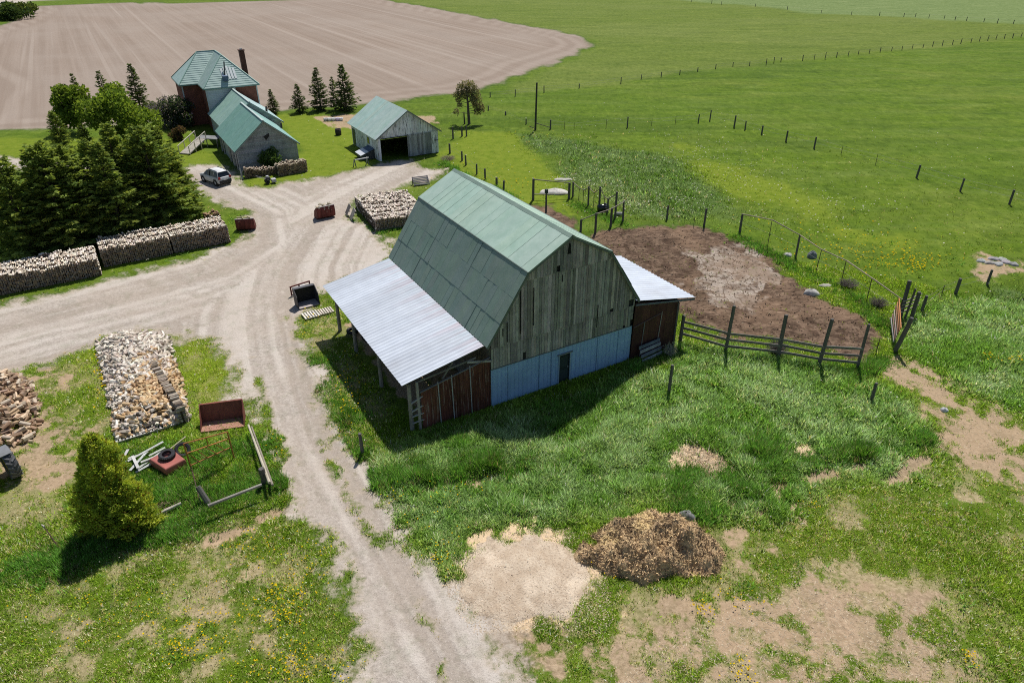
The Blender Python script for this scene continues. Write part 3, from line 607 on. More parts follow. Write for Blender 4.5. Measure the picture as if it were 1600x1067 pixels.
GREY = [(.265, .255, .24), (.31, .295, .275), (.225, .22, .207), (.35, .33, .31), (.255, .252, .23), (.185, .18, .172)]
w = MB(); w.prism([(x, .16, z) for x, z in ((0.02, 2.6), (BW-.02, 2.6), (BW-.02, 4.75), (BW-KB-.05, ZB-.2), (BW/2, ZR-.22), (KB+.05, ZB-.2), (0.02, 4.75))], (0, .05, 0), (.03, .032, .03))
boards(w, 0, BW, [(2.66, 4.18, .10), (4.10, 8.02, .07), (7.96, 10.2, .04)], 0, .21, GREY, .05)
for a, zb, zt in ((1.1, 4.3, 5.6), (2.0, 4.6, 7.6), (2.9, 4.9, 7.4), (7.7, 3.4, 5.0), (.8, 4.75, 5.3), (4.9, 7.3, 7.75)):   # open joints between boards
    w.box((a, .02, (zb+zt)/2), (.045, .025, zt-zb), None, (.008, .008, .008))
w.prism([(5.18, .0, 9.0), (5.42, .0, 9.0), (5.36, .0, 9.62), (5.26, .0, 9.7)], (0, .025, 0), (.006, .006, .006))   # owl hole under the peak
w.build('gable_wall', M['weathered_wood'], barn)
w = MB(); w.prism([(x, BL-.02, z) for x, z in ((0.02, 0), (BW-.02, 0), (BW-.02, 4.75), (BW-KB, ZB-.12), (BW/2, ZR-.15), (KB, ZB-.12), (0.02, 4.75))], (0, .06, 0), (.12, .12, .11)); w.build('back_wall', M['weathered_wood'], barn)
for a in (.0, BW-.12):
    w = MB(); y = .2
    while y < BL-.05:
        ww = min(BL-.05-y, random.uniform(.18, .28)); w.box((a+.06, y+ww/2, 2.3), (.1+random.uniform(0, .02), ww-.015, 4.6), None, jc((.14, .135, .12), .2)); y += ww
    w.build('side_wall', M['weathered_wood'], barn)
# pale blue tin skirt with ribs, and the door in it
BLUE = (.245, .40, .60); DA0, DA1, DZ = 4.86, 5.82, 2.12
w = MB()
for a0, a1, z0, z1 in ((0, DA0, 0, 2.64), (DA1, BW, 0, 2.64), (DA0, DA1, DZ, 2.64)):
    w.box(((a0+a1)/2, .11, (z0+z1)/2), (a1-a0, .04, z1-z0), None, BLUE)
    a = a0+.12
    while a < a1-.06:
        w.box((a, .083, (z0+z1)/2+.003), (.05, .02, z1-z0-.01), None, jc(BLUE, .10)); a += .305
for a in (1.15, 3.4, 4.3, 7.9, 9.6): w.box((a, .07, 1.3), (.02, .02, 2.55), None, (.11, .19, .30))
w.box((BW/2, .08, 2.665), (BW, .06, .05), None, (.10, .12, .12))
w.build('tin_siding', M['siding'], barn)
d = MB(); d.box(((DA0+DA1)/2, .20, DZ/2), (DA1-DA0, .05, DZ), None, (.02, .035, .035)); d.box(((DA0+DA1)/2, .17, .55), (.7, .02, .7), None, (.03, .05, .05)); d.box(((DA0+DA1)/2, .17, 1.5), (.7, .02, .75), None, (.026, .045, .045))
do = d.build('door', M['paint'], barn)
f = MB(); f.box((DA0+.04, .07, DZ/2), (.08, .05, DZ), None, (.22, .32, .42)); f.box((DA1-.04, .07, DZ/2), (.08, .05, DZ), None, (.25, .36, .46)); f.box(((DA0+DA1)/2, .05, DZ+.06), (1.15, .12, .07), None, (.16, .2, .2)); f.build('frame', M['paint'], do)
h = MB(); h.box((DA1-.16, .15, 1.05), (.04, .06, .14), None, (.3, .3, .28)); h.build('handle', M['dark_metal'], do)
# four roof slopes of green sheet metal and the ridge
GR = (.208, .282, .238)  # darker green of the lower slopes, grazing sun included in the tone
o0, o1 = -.17, BL+.17
sl_ = MB(); sheeted_roof(sl_, (KB-.02, o0, ZB-.02), (KB-.02, o1, ZB-.02), (BW/2, o0, ZR), (BW/2, o1, ZR), 19, 1, tuple(x*1.7 for x in GR), .025, lift=.014, seam=.4); sl_.build('upper_roof', M['green_roof'], barn)  # sunlight on the upper slope painted in as a lighter sheet colour
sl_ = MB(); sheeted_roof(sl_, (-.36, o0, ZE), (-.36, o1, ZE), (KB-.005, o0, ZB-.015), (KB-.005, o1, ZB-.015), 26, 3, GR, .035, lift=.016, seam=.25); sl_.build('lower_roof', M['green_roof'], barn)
sl_ = MB(); sheeted_roof(sl_, (BW-KB+.02, o1, ZB-.02), (BW-KB+.02, o0, ZB-.02), (BW/2, o1, ZR), (BW/2, o0, ZR), 19, 1, tuple(x*1.7 for x in GR), .025, lift=.014, seam=.4); sl_.build('upper_roof', M['green_roof'], barn)  # same sheet metal, coloured lighter to look sunlit
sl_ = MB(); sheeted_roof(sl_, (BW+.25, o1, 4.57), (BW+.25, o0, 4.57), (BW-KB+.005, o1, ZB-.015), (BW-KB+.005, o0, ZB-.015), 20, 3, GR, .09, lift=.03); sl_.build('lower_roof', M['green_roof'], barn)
r = MB()
for s in (-1, 1): quad_sheet(r, (BW/2+s*.20, o0-.01, ZR-.095), (BW/2+s*.20, o1+.01, ZR-.095), (BW/2, o1+.01, ZR+.045), (BW/2, o0-.01, ZR+.045), .012, tuple(x*1.05 for x in GR))
for a, s in ((KB, -1), (BW-KB, 1)): r.beam((a+s*.035, o0-.01, ZB-.02), (a+s*.035, o1+.01, ZB-.02), .09, .05, (.10, .15, .13))
r.build('ridge_cap', M['green_roof'], barn)
t = MB()   # barge boards along the gable
for p, q in (((-.33, ZE-.03), (KB, ZB-.06)), ((KB, ZB-.06), (BW/2, ZR-.07)), ((BW/2, ZR-.07), (BW-KB, ZB-.06)), ((BW-KB, ZB-.06), (BW+.22, 4.53))):
    t.beam((p[0], o0+.03, p[1]-.06), (q[0], o0+.03, q[1]-.06), .05, .13, (.12, .14, .125))
t.build('barge_board', M['weathered_wood'], barn)
# lean-to on poles
SIL = (.56, .61, .68)
def rusty(u, v):
    s = math.sin(u*37)+math.sin(u*91+1)+.6*math.sin(u*210); k = max(0, (v-.70+.12*s)/.30); g_ = .94+.05*math.sin(u*23+2)+.03*math.sin(u*67)
    return (g_*(1-.06*k), g_*(1-.13*k*(s > .1)), g_*(1-.13*k*(s > .1))) if k > 0 else (g_, g_, g_)
l = MB(); corrugated(l, (-5.62, .12, 3.40), (-5.55, BL-.05, 3.40), (-.40, .12, 4.40), (-.40, BL-.05, 4.40), 44, .055, SIL, rusty); l.build('lean_to_roof', M['galvanised'], barn)
l = MB()
for i in range(9):
    y = .4+i*1.76; l.beam((-5.45, y, 3.32), (-.1, y, 4.33), .06, .16, (.12, .11, .10))
l.beam((-5.2, .2, 3.22), (-5.1, BL-.2, 3.22), .1, .2, (.13, .12, .11)); l.beam((-2.6, .2, 3.72), (-2.6, BL-.2, 3.72), .08, .14, (.11, .10, .09)); l.build('rafter', M['weathered_wood'], barn)
for a, b_ in ((-5.12, .42), (-5.0, 5.61), (-4.9, 10.71), (-4.95, 14.06)):
    l = MB(); l.tube((a-.03, b_, -.15), (a, b_, 3.2), .14, .11, 9, (.22, .21, .19), .06); l.build('post', M['weathered_wood'], barn)
RUST = (.105, .038, .026)
l = MB(); a = -4.55; i = 0
while a < -.03:
    ww = min(.62, -.02-a); zt = lambda q: 2.62+(q+4.55)*.20
    l.prism([(a+.003, .14+.012*(i % 2), -.02), (a+ww-.003, .14+.012*(i % 2), -.02), (a+ww-.003, .14+.012*(i % 2), zt(a+ww)), (a+.003, .14+.012*(i % 2), zt(a)+random.uniform(-.05, .05))], (0, .02, 0), jc(RUST, .3))
    for q in (.12, .28, .44, .58):
        if q < ww-.03: l.box((a+q, .135, (zt(a+q))/2-.03), (.03, .022, zt(a+q)-.08), None, jc((.10, .038, .026), .35))
    a += ww; i += 1
l.build('rusty_tin_wall', M['rust_panel'], barn)
l = MB()
for a in (-3.42, -2.55, -1.35): l.beam((a, .10, .0), (a-.05, .10, 2.75+(a+4.55)*.2), .055, .03, (.30, .31, .31))
l.beam((-4.6, .11, 2.64), (-.05, .11, 3.55), .10, .05, (.17, .17, .165)); l.beam((-4.6, .26, 3.30), (-.9, .26, 3.72), .06, .1, (.16, .155, .14)); l.beam((-1.5, .2, 3.62), (.05, .06, 3.30), .07, .13, (.28, .28, .26)); l.beam((-3.1, .3, 2.95), (-2.4, .3, 3.85), .06, .1, (.16, .155, .14))
l.beam((-4.72, .2, -.1), (-4.72, .2, 3.35), .13, .13, (.26, .25, .23))
for zz in (.45, 1.0, 1.5, 2.1): l.beam((-5.15, .22+random.uniform(-.05, .05), zz+random.uniform(-.2, .2)), (-4.45, .16, zz+random.uniform(-.35, .35)), .10, .045, (.36, .36, .34))
l.build('batten', M['weathered_wood'], barn)
# low shed on the yard side
l = MB(); corrugated(l, (16.12, 8.2, 3.40), (16.12, -.08, 3.40), (BW+.1, 8.2, 4.50), (BW+.1, -.08, 4.50), 24, .05, SIL, None); l.build('shed_roof', M['galvanised'], barn)
l = MB(); corrugated(l, (16.0, 13.5, 3.28), (16.0, 8.15, 3.28), (BW+.1, 13.5, 4.36), (BW+.1, 8.15, 4.36), 15, .05, SIL, None); l.build('shed_roof', M['galvanised'], barn)
DR = (.062, .025, .019)
l = MB(); zt = lambda q: 4.40-(q-BW)*.2035-.03; a = BW+.02; i = 0
while a < 14.62:
    ww = min(.7, 14.66-a); yy = -.02+.012*(i % 2)
    l.prism([(a+.003, yy, -.02), (a+ww-.003, yy, -.02), (a+ww-.003, yy, zt(a+ww)), (a+.003, yy, zt(a))], (0, .03, 0), jc(DR, .25)); a += ww; i += 1
l.prism([(14.62, .05, 0), (14.66, .05, 0), (14.66, .05, 3.55), (14.62, .05, 3.55)], (0, 13.2, 0), DR); l.box((12.65, 13.3, 1.75), (3.9, .05, 3.5), None, DR)
l.build('shed_wall', M['rust_metal'], barn)
l = MB(); l.beam((11.55, -.06, .0), (11.68, -.06, 2.75), .05, .03, (.17, .175, .175)); l.beam((13.0, -.06, .4), (13.15, -.06, 3.1), .05, .03, (.26, .25, .24)); l.beam((BW+.04, -.06, 2.55), (13.2, -.06, 3.05), .06, .03, (.16, .11, .085)); l.beam((BW+.05, -.05, 4.22), (16.05, -.05, 3.30), .05, .12, (.13, .15, .17)); l.build('batten', M['weathered_wood'], barn)
l = MB(); l.beam((14.6, .0, 3.4), (14.6, .0, -.1), .14, .14, (.1, .09, .08)); l.build('post', M['weathered_wood'], barn)
# ================================================================ garage / drive shed
def yframe(px, py): g = G(px, py); return (g.x, g.y, 0)
go = (-16.95, 88.3)
gar = thing('drive_shed', 'white drive shed with peeling paint, a green roof and an open doorway', 'shed', (*go, 0), .5312)
BOX_OUT.append((*go, .5312, -.2, 8.6, 0, 10.5))
GW, GL, GE, GZ = 8.35, 10.2, 3.1, 5.95
gt = lambda a: GE+(GZ-GE)*(1-abs(a-GW/2)/(GW/2))
WH = (.58, .62, .68)
def plank_wall(mb, pts_top, a0, a1, zb, y, w, cols, axis='x', x0=0):
    a = a0
    while a < a1-.01:
        ww = min(a1-a, w*random.uniform(.85, 1.15)); c = jc(random.choice(cols), .12); d = random.uniform(0, .014)
        if axis == 'x': mb.prism([(a+.004, y-d, zb), (a+ww-.004, y-d, zb), (a+ww-.004, y-d, pts_top(a+ww)), (a+.004, y-d, pts_top(a))], (0, .04, 0), c)
        else: mb.prism([(x0-d, a+.004, zb), (x0-d, a+ww-.004, zb), (x0-d, a+ww-.004, pts_top(a+ww)), (x0-d, a+.004, pts_top(a))], (.04, 0, 0), c)
        a += ww
PEEL = [(.66, .69, .74), (.72, .75, .79), (.62, .65, .69), (.52, .55, .58)]
w = MB(); plank_wall(w, lambda a: gt(a)-.07, 0, GW, 2.85, 0, .22, PEEL); plank_wall(w, lambda a: 2.85, 0, .32, 0, 0, .3, PEEL); w.box((GW/2, -.03, 2.86), (GW, .03, .10), None, (.45, .48, .52)); w.build('gable_wall', M['peeling_paint'], gar)
w = MB(); plank_wall(w, lambda a: GE-.02, .05, GL-.05, 0, 0, .24, PEEL, 'y', .0); w.build('side_wall', M['peeling_paint'], gar)
w = MB(); plank_wall(w, lambda a: GE-.02, .05, GL-.05, 0, 0, .24, PEEL, 'y', GW-.04); w.build('side_wall', M['peeling_paint'], gar)
w = MB(); plank_wall(w, lambda a: gt(a)-.07, 0, GW, 0, GL-.04, .3, PEEL); w.build('back_wall', M['peeling_paint'], gar)
OLD = [(.26, .275, .29), (.22, .23, .24), (.32, .34, .36), (.29, .29, .28)]
w = MB(); plank_wall(w, lambda a: 2.80, 3.95, 7.35, .05, -.075, .28, OLD); plank_wall(w, lambda a: 2.80, 7.38, GW, .02, -.02, .2, PEEL); dd = w.build('sliding_door', M['peeling_paint'], gar)
w = MB(); w.box((8.0, -.12, 1.7), (.5, .03, .06), None, (.05, .05, .05)); w.build('hinge', M['dark_metal'], dd)
w = MB(); w.box((.16, -.05, 1.42), (.20, .05, 2.84), None, (.66, .70, .75)); w.build('door_frame', M['paint'], gar)
GG = (.37, .48, .445)
w = MB(); sheeted_roof(w, (-.45, -.35, GE-.28), (-.45, GL+.3, GE-.28), (GW/2, -.35, GZ), (GW/2, GL+.3, GZ), 12, 1, GG, .05); w.build('roof_slope', M['green_roof'], gar)
w = MB(); sheeted_roof(w, (GW+.45, GL+.3, GE-.28), (GW+.45, -.35, GE-.28), (GW/2, GL+.3, GZ), (GW/2, -.35, GZ), 12, 1, GG, .05); w.build('roof_slope', M['green_roof'], gar)
w = MB(); w.beam((-.42, -.33, GE-.36), (GW/2, -.33, GZ-.08), .05, .12, (.16, .2, .2)); w.beam((GW/2, -.33, GZ-.08), (GW+.42, -.33, GE-.36), .05, .12, (.14, .17, .17)); w.build('barge_board', M['paint'], gar)
w = MB(); w.box((-.03, 9.3, 1.15), (.06, 1.0, 2.1), None, (.03, .06, .035)); w.build('door', M['paint'], gar)
w = MB(); w.box((-.03, 3.6, 1.9), (.05, .7, .8), None, (.05, .07, .09)); w.build('window', M['dark_glass'], gar)
# a slant-lidded bin against the shed's long wall
bo = gar.matrix_basis @ Vector((0, 0, 0))
def GA(a, b, z=0): c, s = math.cos(.5312), math.sin(.5312); return (go[0]+a*c-b*s, go[1]+a*s+b*c, z)
bn = thing('feed_bin', 'dark bin with a slanted pale metal lid leaning on the side of the white shed', 'bin', GA(-1.0, 2.6), .5312)
w = MB(); w.prism([(-.75, -1.0, -.03), (.9, -1.0, -.03), (.9, -1.0, 1.15), (-.75, -1.0, .62)], (0, 2.0, 0), (.05, .06, .065)); w.build('body', M['peeling_paint'], bn)
w = MB(); quad_sheet(w, (-.95, -1.12, .60), (-.95, 1.12, .60), (.15, 1.12, .97), (.15, -1.12, .97), .04, (.60, .62, .66)); w.build('lid', M['galvanised'], bn)
w = MB(); quad_sheet(w, (.17, -1.12, .98), (.17, 1.12, .98), (.93, 1.12, 1.24), (.93, -1.12, 1.24), .04, (.06, .10, .17)); w.build('tarp', M['paint'], bn)
# ================================================================ farmhouse
ho = (-44.46, 104.33)
hs = thing('farmhouse', 'two storey red brick farmhouse with a green hipped roof and a long grey kitchen wing', 'house', (*ho, 0), .5312)
BOX_OUT.append((*ho, .5312, -2.6, 8.2, -23.3, 13))
EZ, RZ = 6.0, 9.9
BR = (.22, .082, .058)
def brick_box(name, a0, a1, b0, b1, mat='brick', col=BR, z1=5.95):
    m = MB(); m.box(((a0+a1)/2, (b0+b1)/2, z1/2-.05), (a1-a0, b1-b0, z1+.1), None, col)
    return m.build(name, M[mat], hs)
brick_box('brick_wall', -2.25, 7.55, 5.35, 12.55); brick_box('brick_wall', .35, 7.55, .35, 5.32)
m = MB()   # white boarded front and trims
for i in range(24): m.box((2.35, .30-.004*(i % 2), .12+i*.245), (4.2, .05, .235), None, jc((.62, .65, .70), .04))
m.build('white_siding', M['siding'], hs)
for a, b_ in ((.40, .31), (7.5, .31), (-2.2, 5.33)):
    m = MB(); m.box((a, b_, 2.95), (.16, .10, 5.9), None, (.55, .57, .58)); m.build('corner_board', M['siding'], hs)
RV = [(-2.6, 5, EZ), (-2.6, 12.9, EZ), (7.9, 12.9, EZ), (7.9, 0, EZ), (0, 0, EZ), (0, 5, EZ), (1.35, 8.95, RZ), (3.95, 8.95, RZ), (3.95, 3.95, RZ)]
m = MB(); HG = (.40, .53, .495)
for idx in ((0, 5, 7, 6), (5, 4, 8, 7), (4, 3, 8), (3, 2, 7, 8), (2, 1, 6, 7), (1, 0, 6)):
    m.add([RV[i] for i in idx], [tuple(range(len(idx)))], tuple(x*(1.0 if idx != (5, 4, 8, 7) else .8) for x in HG))  # shade on the front block's side slope painted as a darker green
m.add([RV[i] for i in (0, 1, 2, 3, 4, 5)], [(0, 1, 2, 3, 4, 5)], (.3, .32, .32))
m.build('hip_roof', M['green_roof'], hs)
m = MB()   # rows of metal shingle edges and the ridges
def onroof(pts, n, lift=.02):
    pass
for k in range(1, 15):
    v = k/15; z = EZ+(RZ-EZ)*v+.012
    m.beam((-2.6+3.95*v+.05, 5+3.95*v, z), (0+3.95*v-.05, 5+3.95*v, z), .05, .018, (.33, .45, .42))
    m.beam((0+3.95*v+.04, 3.95*v, z), (7.9-3.95*v-.04, 3.95*v, z), .05, .018, (.33, .45, .42))
for p, q in ((RV[6], RV[7]), (RV[8], RV[7]), (RV[4], RV[8]), (RV[3], RV[8]), (RV[0], RV[6]), (RV[2], RV[7]), (RV[1], RV[6])):
    m.beam(Vector(p)+Vector((0, 0, .02)), Vector(q)+Vector((0, 0, .02)), .16, .05, (.26, .40, .35))
m.build('ridge_cap', M['green_roof'], hs)
m = MB()
for p, q in ((RV[0], RV[5]), (RV[5], RV[4]), (RV[4], RV[3]), (RV[3], RV[2]), (RV[0], RV[1])): m.beam(Vector(p)-Vector((0, 0, .11)), Vector(q)-Vector((0, 0, .11)), .08, .16, (.17, .28, .26))
m.build('eave_board', M['paint'], hs)
m = MB()   # bare bright sheets where an old chimney came down, with its stub
for i in range(5):
    a = 3.1+i*.42; v0, v1 = .22, .62-.03*abs(i-2)
    quad_sheet(m, (a, 3.95*v0-.02, EZ+3.9*v0+.03), (a+.30, 3.95*v0-.02, EZ+3.9*v0+.03), (a+.30, 3.95*v1-.02, EZ+3.9*v1+.03), (a, 3.95*v1-.02, EZ+3.9*v1+.03), .02, (.60, .64, .64))
m.build('patched_sheet', M['galvanised'], hs)
m = MB(); m.tube((3.35, .95, 6.7), (3.9, 2.2, 9.1), .10, .10, 8, (.05, .06, .06)); m.box((3.4, .75, 7.05), (.7, .8, .7), None, (.10, .14, .22)); m.build('stove_pipe', M['dark_metal'], hs)
m = MB(); cw = Vector((ho[0]+7.6*BA[0]+7.6*BB[0], ho[1]+7.6*BA[1]+7.6*BB[1], 0)); kc = (75-533.5)/FPX; CZ = HC+cw.y*(CP*kc+SP)/(kc*SP-CP); m.box((7.6, 7.6, CZ/2-.2), (.75, .75, CZ-.4), None, (.075, .032, .026)); m.box((7.6, 7.6, CZ-.25), (.9, .9, .16), None, (.10, .05, .04)); m.tube((7.6, 7.6, CZ-.3), (7.6, 7.6, CZ), .2, .2, 10, (.4, .4, .4)); m.build('chimney', M['brick'], hs)
# kitchen wing: the taller piece by the house, then the lower woodshed end
def wing(a0, a1, b0, b1, ze, zr, col, cover, back=True):
    am = (a0+a1)/2; gt_ = lambda a: ze+(zr-ze)*(1-abs(a-am)/((a1-a0)/2))
    m = MB(); z = 0.0
    while z < zr-.1:     # lapped boards across the gable
        hb = min(.20, zr-.1-z)
        def lim(zz):
            if zz <= ze-.05: return a0, a1
            k = (zz-(ze-.05))/(zr-ze); hw = (a1-a0)/2*(1-k); return am-hw, am+hw
        l0, r0 = lim(z); l1, r1 = lim(z+hb)
        if r1-l1 > .05: m.prism([(l0, b0, z-.02), (r0, b0, z-.02), (r1, b0, z+hb), (l1, b0, z+hb)], (0, .08, 0), jc(col, .16))
        z += hb
    m.build('gable_wall', M['weathered_wood'], hs)
    for a in (a0, a1-.1):
        m = MB(); m.box((a+.05, (b0+b1)/2+.04, ze/2-.06), (.1, b1-b0-.1, ze+.0), None, tuple(x*1.1 for x in col)); m.build('side_wall', M['weathered_wood'], hs)
    m = MB(); dz = (zr-ze)/((a1-a0)/2)*.35
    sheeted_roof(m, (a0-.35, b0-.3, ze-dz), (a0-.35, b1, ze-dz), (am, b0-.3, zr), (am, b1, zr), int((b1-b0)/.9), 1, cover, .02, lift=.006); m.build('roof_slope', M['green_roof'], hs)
    m = MB(); sheeted_roof(m, (a1+.35, b1, ze-dz), (a1+.35, b0-.3, ze-dz), (am, b1, zr), (am, b0-.3, zr), int((b1-b0)/.9), 1, tuple(x*k for x, k in zip(cover, (1.45, 1.3, 1.5))), .02, lift=.006); m.build('roof_slope', M['green_roof'], hs)  # sky reflection on this slope painted as a paler, bluer cover colour
    m = MB(); m.beam((am, b0-.32, zr+.03), (am, b1, zr+.03), .26, .05, (.42, .50, .48)); m.build('ridge_cap', M['green_roof'], hs)
    m = MB(); m.beam((a0-.32, b0-.27, ze-dz-.07), (am, b0-.27, zr-.08), .05, .14, (.30, .34, .35)); m.beam((am, b0-.27, zr-.08), (a1+.32, b0-.27, ze-dz-.07), .05, .14, (.26, .29, .30)); m.build('barge_board', M['paint'], hs)
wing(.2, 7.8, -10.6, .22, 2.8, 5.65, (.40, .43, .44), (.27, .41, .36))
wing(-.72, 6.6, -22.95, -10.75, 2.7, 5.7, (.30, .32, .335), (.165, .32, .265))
m = MB(); m.prism([(2.95, -23.0, 3.3), (3.4, -23.0, 3.75), (3.4, -23.0, 4.1), (2.7, -23.0, 3.75)], (0, .05, 0), (.03, .03, .03)); m.build('gable_vent', M['weathered_wood'], hs)
for b_, dz in ((-21.4, 2.2), (-19.0, 2.2), (-13.2, 2.1)):
    m = MB(); m.box((-.74, b_, dz/2), (.06, 1.5, dz), None, (.012, .012, .012)); dr = m.build('bay_shade_panel', M['weathered_wood'], hs)  # near-black panel paints the shade inside the opening
    for s in (-.85, .85):
        m = MB(); m.beam((-.86, b_+s, 0), (-.86, b_+s, 2.4), .14, .1, (.45, .46, .44)); m.build('door_post', M['weathered_wood'], dr)
m = MB(); m.tube((6.3, -9.5, 3.6), (6.4, -9.5, 4.6), .16, .14, 8, (.06, .04, .035)); m.build('stove_pipe', M['dark_metal'], hs); m = MB(); m.tube((6.9, -14.5, 2.6), (6.9, -14.5, 3.3), .15, .13, 8, (.05, .04, .035)); m.build('stove_pipe', M['dark_metal'], hs)
# wooden ramp and landing in the angle of the house
rp = thing('wooden_ramp', 'pale wooden ramp with handrails rising to the landing beside the brick house', 'ramp', (0, 0, 0))
p0, p1 = G(281, 241), G(296, 246); q0, q1 = G(306, 216, 1.1), G(318, 220, 1.1)
rp.location = (p0.x, p0.y, 0); L0 = Vector((p0.x, p0.y, 0))
ux = (Vector((q0.x, q0.y, 0))-Vector((p0.x, p0.y, 0))); Lr = ux.length; ux.normalize(); vy = Vector((-ux.y, ux.x, 0)); wd = -1.55
def RPt(s, t, z): return ux*(s*Lr)+vy*(t*wd)+Vector((0, 0, z))
m = MB()
n = 22
for i in range(n):
    s0, s1 = i/n, (i+.93)/n
    m.add([RPt(s0, 0, .12+s0*.95), RPt(s1, 0, .12+s1*.95), RPt(s1, 1, .12+s1*.95), RPt(s0, 1, .12+s0*.95), RPt(s0, 0, .06+s0*.95), RPt(s1, 0, .06+s1*.95), RPt(s1, 1, .06+s1*.95), RPt(s0, 1, .06+s0*.95)], [(0, 1, 2, 3), (7, 6, 5, 4), (0, 4, 5, 1), (1, 5, 6, 2), (2, 6, 7, 3), (3, 7, 4, 0)], jc((.38, .35, .30), .1))
m.build('deck_board', M['plain_wood'], rp)
m = MB(); e = RPt(1, 0, 0); ld = [RPt(1.0, -.1, 1.1), RPt(1.42, -.1, 1.1), RPt(1.42, 2.0, 1.1), RPt(1.0, 2.0, 1.1)]; m.prism(ld, (0, 0, -.12), (.20, .205, .21)); m.build('landing', M['plain_wood'], rp)
for t in (0, 1):
    m = MB()
    for s in (0, .33, .66, 1): m.beam(RPt(s, t, 0), RPt(s, t, 1.05+s*.95), .09, .09, (.50, .45, .37))
    m.beam(RPt(-.02, t, 1.08), RPt(1.02, t, 2.05), .10, .07, (.56, .51, .43)); m.build('handrail', M['plain_wood'], rp)
for s in (1.0, 1.42):
    for t in (-.1, 2.0):
        m = MB(); m.beam(RPt(s, t, -.05), RPt(s, t, 1.0), .12, .12, (.2, .19, .18)); m.build('leg', M['plain_wood'], rp)
# ================================================================ trees and bushes
def sprays(c, d, length, width, col, flat=False):
    """rhombic leaf sprays: centre base c, direction d (unit), one quad each"""
    n = len(c); up = RNG.normal(0, 1, (n, 3))*(.10 if flat else 1)+(np.array([[0, 0, 1.0]]) if flat else 0); s = np.cross(d, up); s /= np.linalg.norm(s, axis=1, keepdims=True)+1e-9
    L = length[:, None]; Wd = width[:, None]
    V = np.stack([c, c+d*L*.45+s*Wd*.5, c+d*L, c+d*L*.45-s*Wd*.5], 1)
    return V.reshape(-1, 3), np.arange(4*n).reshape(n, 4), np.repeat(col, 4, 0)
def unit(v): return v/(np.linalg.norm(v, axis=1, keepdims=True)+1e-9)
def spruce_mesh(h, rad, nwh, nb, nsp, cols, droop=.25, size=1.0, bare=.04, power=.8, seed=1):
    """returns (trunk mesh builder, crown arrays)"""
    rng = np.random.default_rng(seed)
    tr = MB(); tr.tube((0, 0, -.2), (0, 0, h*.55), rad*.055+.05, rad*.03+.03, 8, (.085, .065, .05), .05); tr.tube((0, 0, h*.55), (0, 0, h*.97), rad*.03+.03, .015, 7, (.085, .065, .05), .05)
    C, D, Ls, Ws, K = [], [], [], [], []
    for i in range(nwh):
        f = bare+(1-bare)*(i+rng.uniform(-.3, .3))/nwh; f = min(max(f, .02), .985); z0 = f*h
        R0 = rad*max(.05, (1-f))**power*(.55+.45*min(1, f/.12))
        for k in range(nb):
            az = rng.uniform(0, 2*math.pi); L = R0*rng.uniform(.5, 1.28); el = .55*f-droop*(1-f)+rng.uniform(-.12, .12)
            dx, dy, dz = math.cos(az)*math.cos(el), math.sin(az)*math.cos(el), math.sin(el)
            bc = np.array(cols[rng.integers(len(cols))])*rng.uniform(.8, 1.2)
            if L > .7: tr.tube((0, 0, z0), (dx*L*.8, dy*L*.8, z0+dz*L*.8), .022, .006, 4, (.07, .055, .04), 0, False)
            m = max(4, int(nsp*L/rad+3)); t = rng.uniform(.12, 1, m)**.8
            p = np.stack([dx*L*t, dy*L*t, z0+dz*L*t+.10*L*t*t*t*1.2], 1); sd_ = rng.choice([-1, 1], m)*rng.uniform(.2, 1.15, m)
            ca, sa = np.cos(az+sd_), np.sin(az+sd_); d = np.stack([ca, sa, rng.uniform(-.45, .25, m)+el*.5], 1)
            p += rng.normal(0, .05*size, (m, 3))
            C.append(p); D.append(d); Ls.append(size*(.30+.45*L/rad*(1-.5*t))*rng.uniform(.7, 1.25, m)); Ws.append(size*.20*rng.uniform(.7, 1.3, m))
            K.append(bc[None]*(rng.uniform(.75, 1.25, (m, 1))+.45*(rng.uniform(0, 1, (m, 1)) < .2)*(t[:, None] > .7)))
    top = np.array([[0, 0, h*.93]]*8); C.append(top+rng.normal(0, .03, (8, 3))); D.append(np.stack([rng.normal(0, .35, 8), rng.normal(0, .35, 8), np.ones(8)], 1)); Ls.append(np.full(8, h*.06)); Ws.append(np.full(8, .10*size)); K.append(np.tile(np.array(cols[0])[None], (8, 1)))
    return tr, sprays(np.concatenate(C), unit(np.concatenate(D)), np.concatenate(Ls), np.concatenate(Ws), np.concatenate(K))
def tree_proto(name, tr, cr, leafmat, hide=False):
    """meshes for one kind of tree, to be linked several times"""
    t = bpy.data.meshes.new('trunk'); t.from_pydata(tr.v, [], tr.f); t.update(); set_col(t, 'Col', np.array(tr.c)); t.materials.append(M['bark'])
    o = np_mesh('crown', cr[0], cr[1], M[leafmat], cr[2]); me = o.data; bpy.data.objects.remove(o)
    return t, me
def plant(kind, proto, name, label, cat, loc, sx, sz, rz, group=None):
    o = thing(name, label, cat, (loc[0], loc[1], -.04), rz, group); o.scale = (sx, sx, sz)
    link_mesh('trunk', proto[0], o); link_mesh('crown', proto[1], o); return o
SG = [(.16, .215, .055), (.125, .185, .05), (.20, .26, .065), (.25, .305, .075)]
DG = [(.07, .10, .042), (.085, .12, .05), (.10, .135, .05)]
sp_a = tree_proto('a', *spruce_mesh(10, 2.3, 42, 9, 40, SG, .22, .74, .03, .72, 11), 'needle')
sp_b = tree_proto('b', *spruce_mesh(10, 2.5, 38, 9, 40, SG, .10, .78, .02, .52, 12), 'needle')
sp_c = tree_proto('c', *spruce_mesh(10, 2.0, 40, 8, 36, SG, .30, .7, .03, .66, 13), 'needle')
sp_d = tree_proto('d', *spruce_mesh(7, 1.75, 30, 8, 18, DG, .12, .75, .02, .85, 14), 'needle')
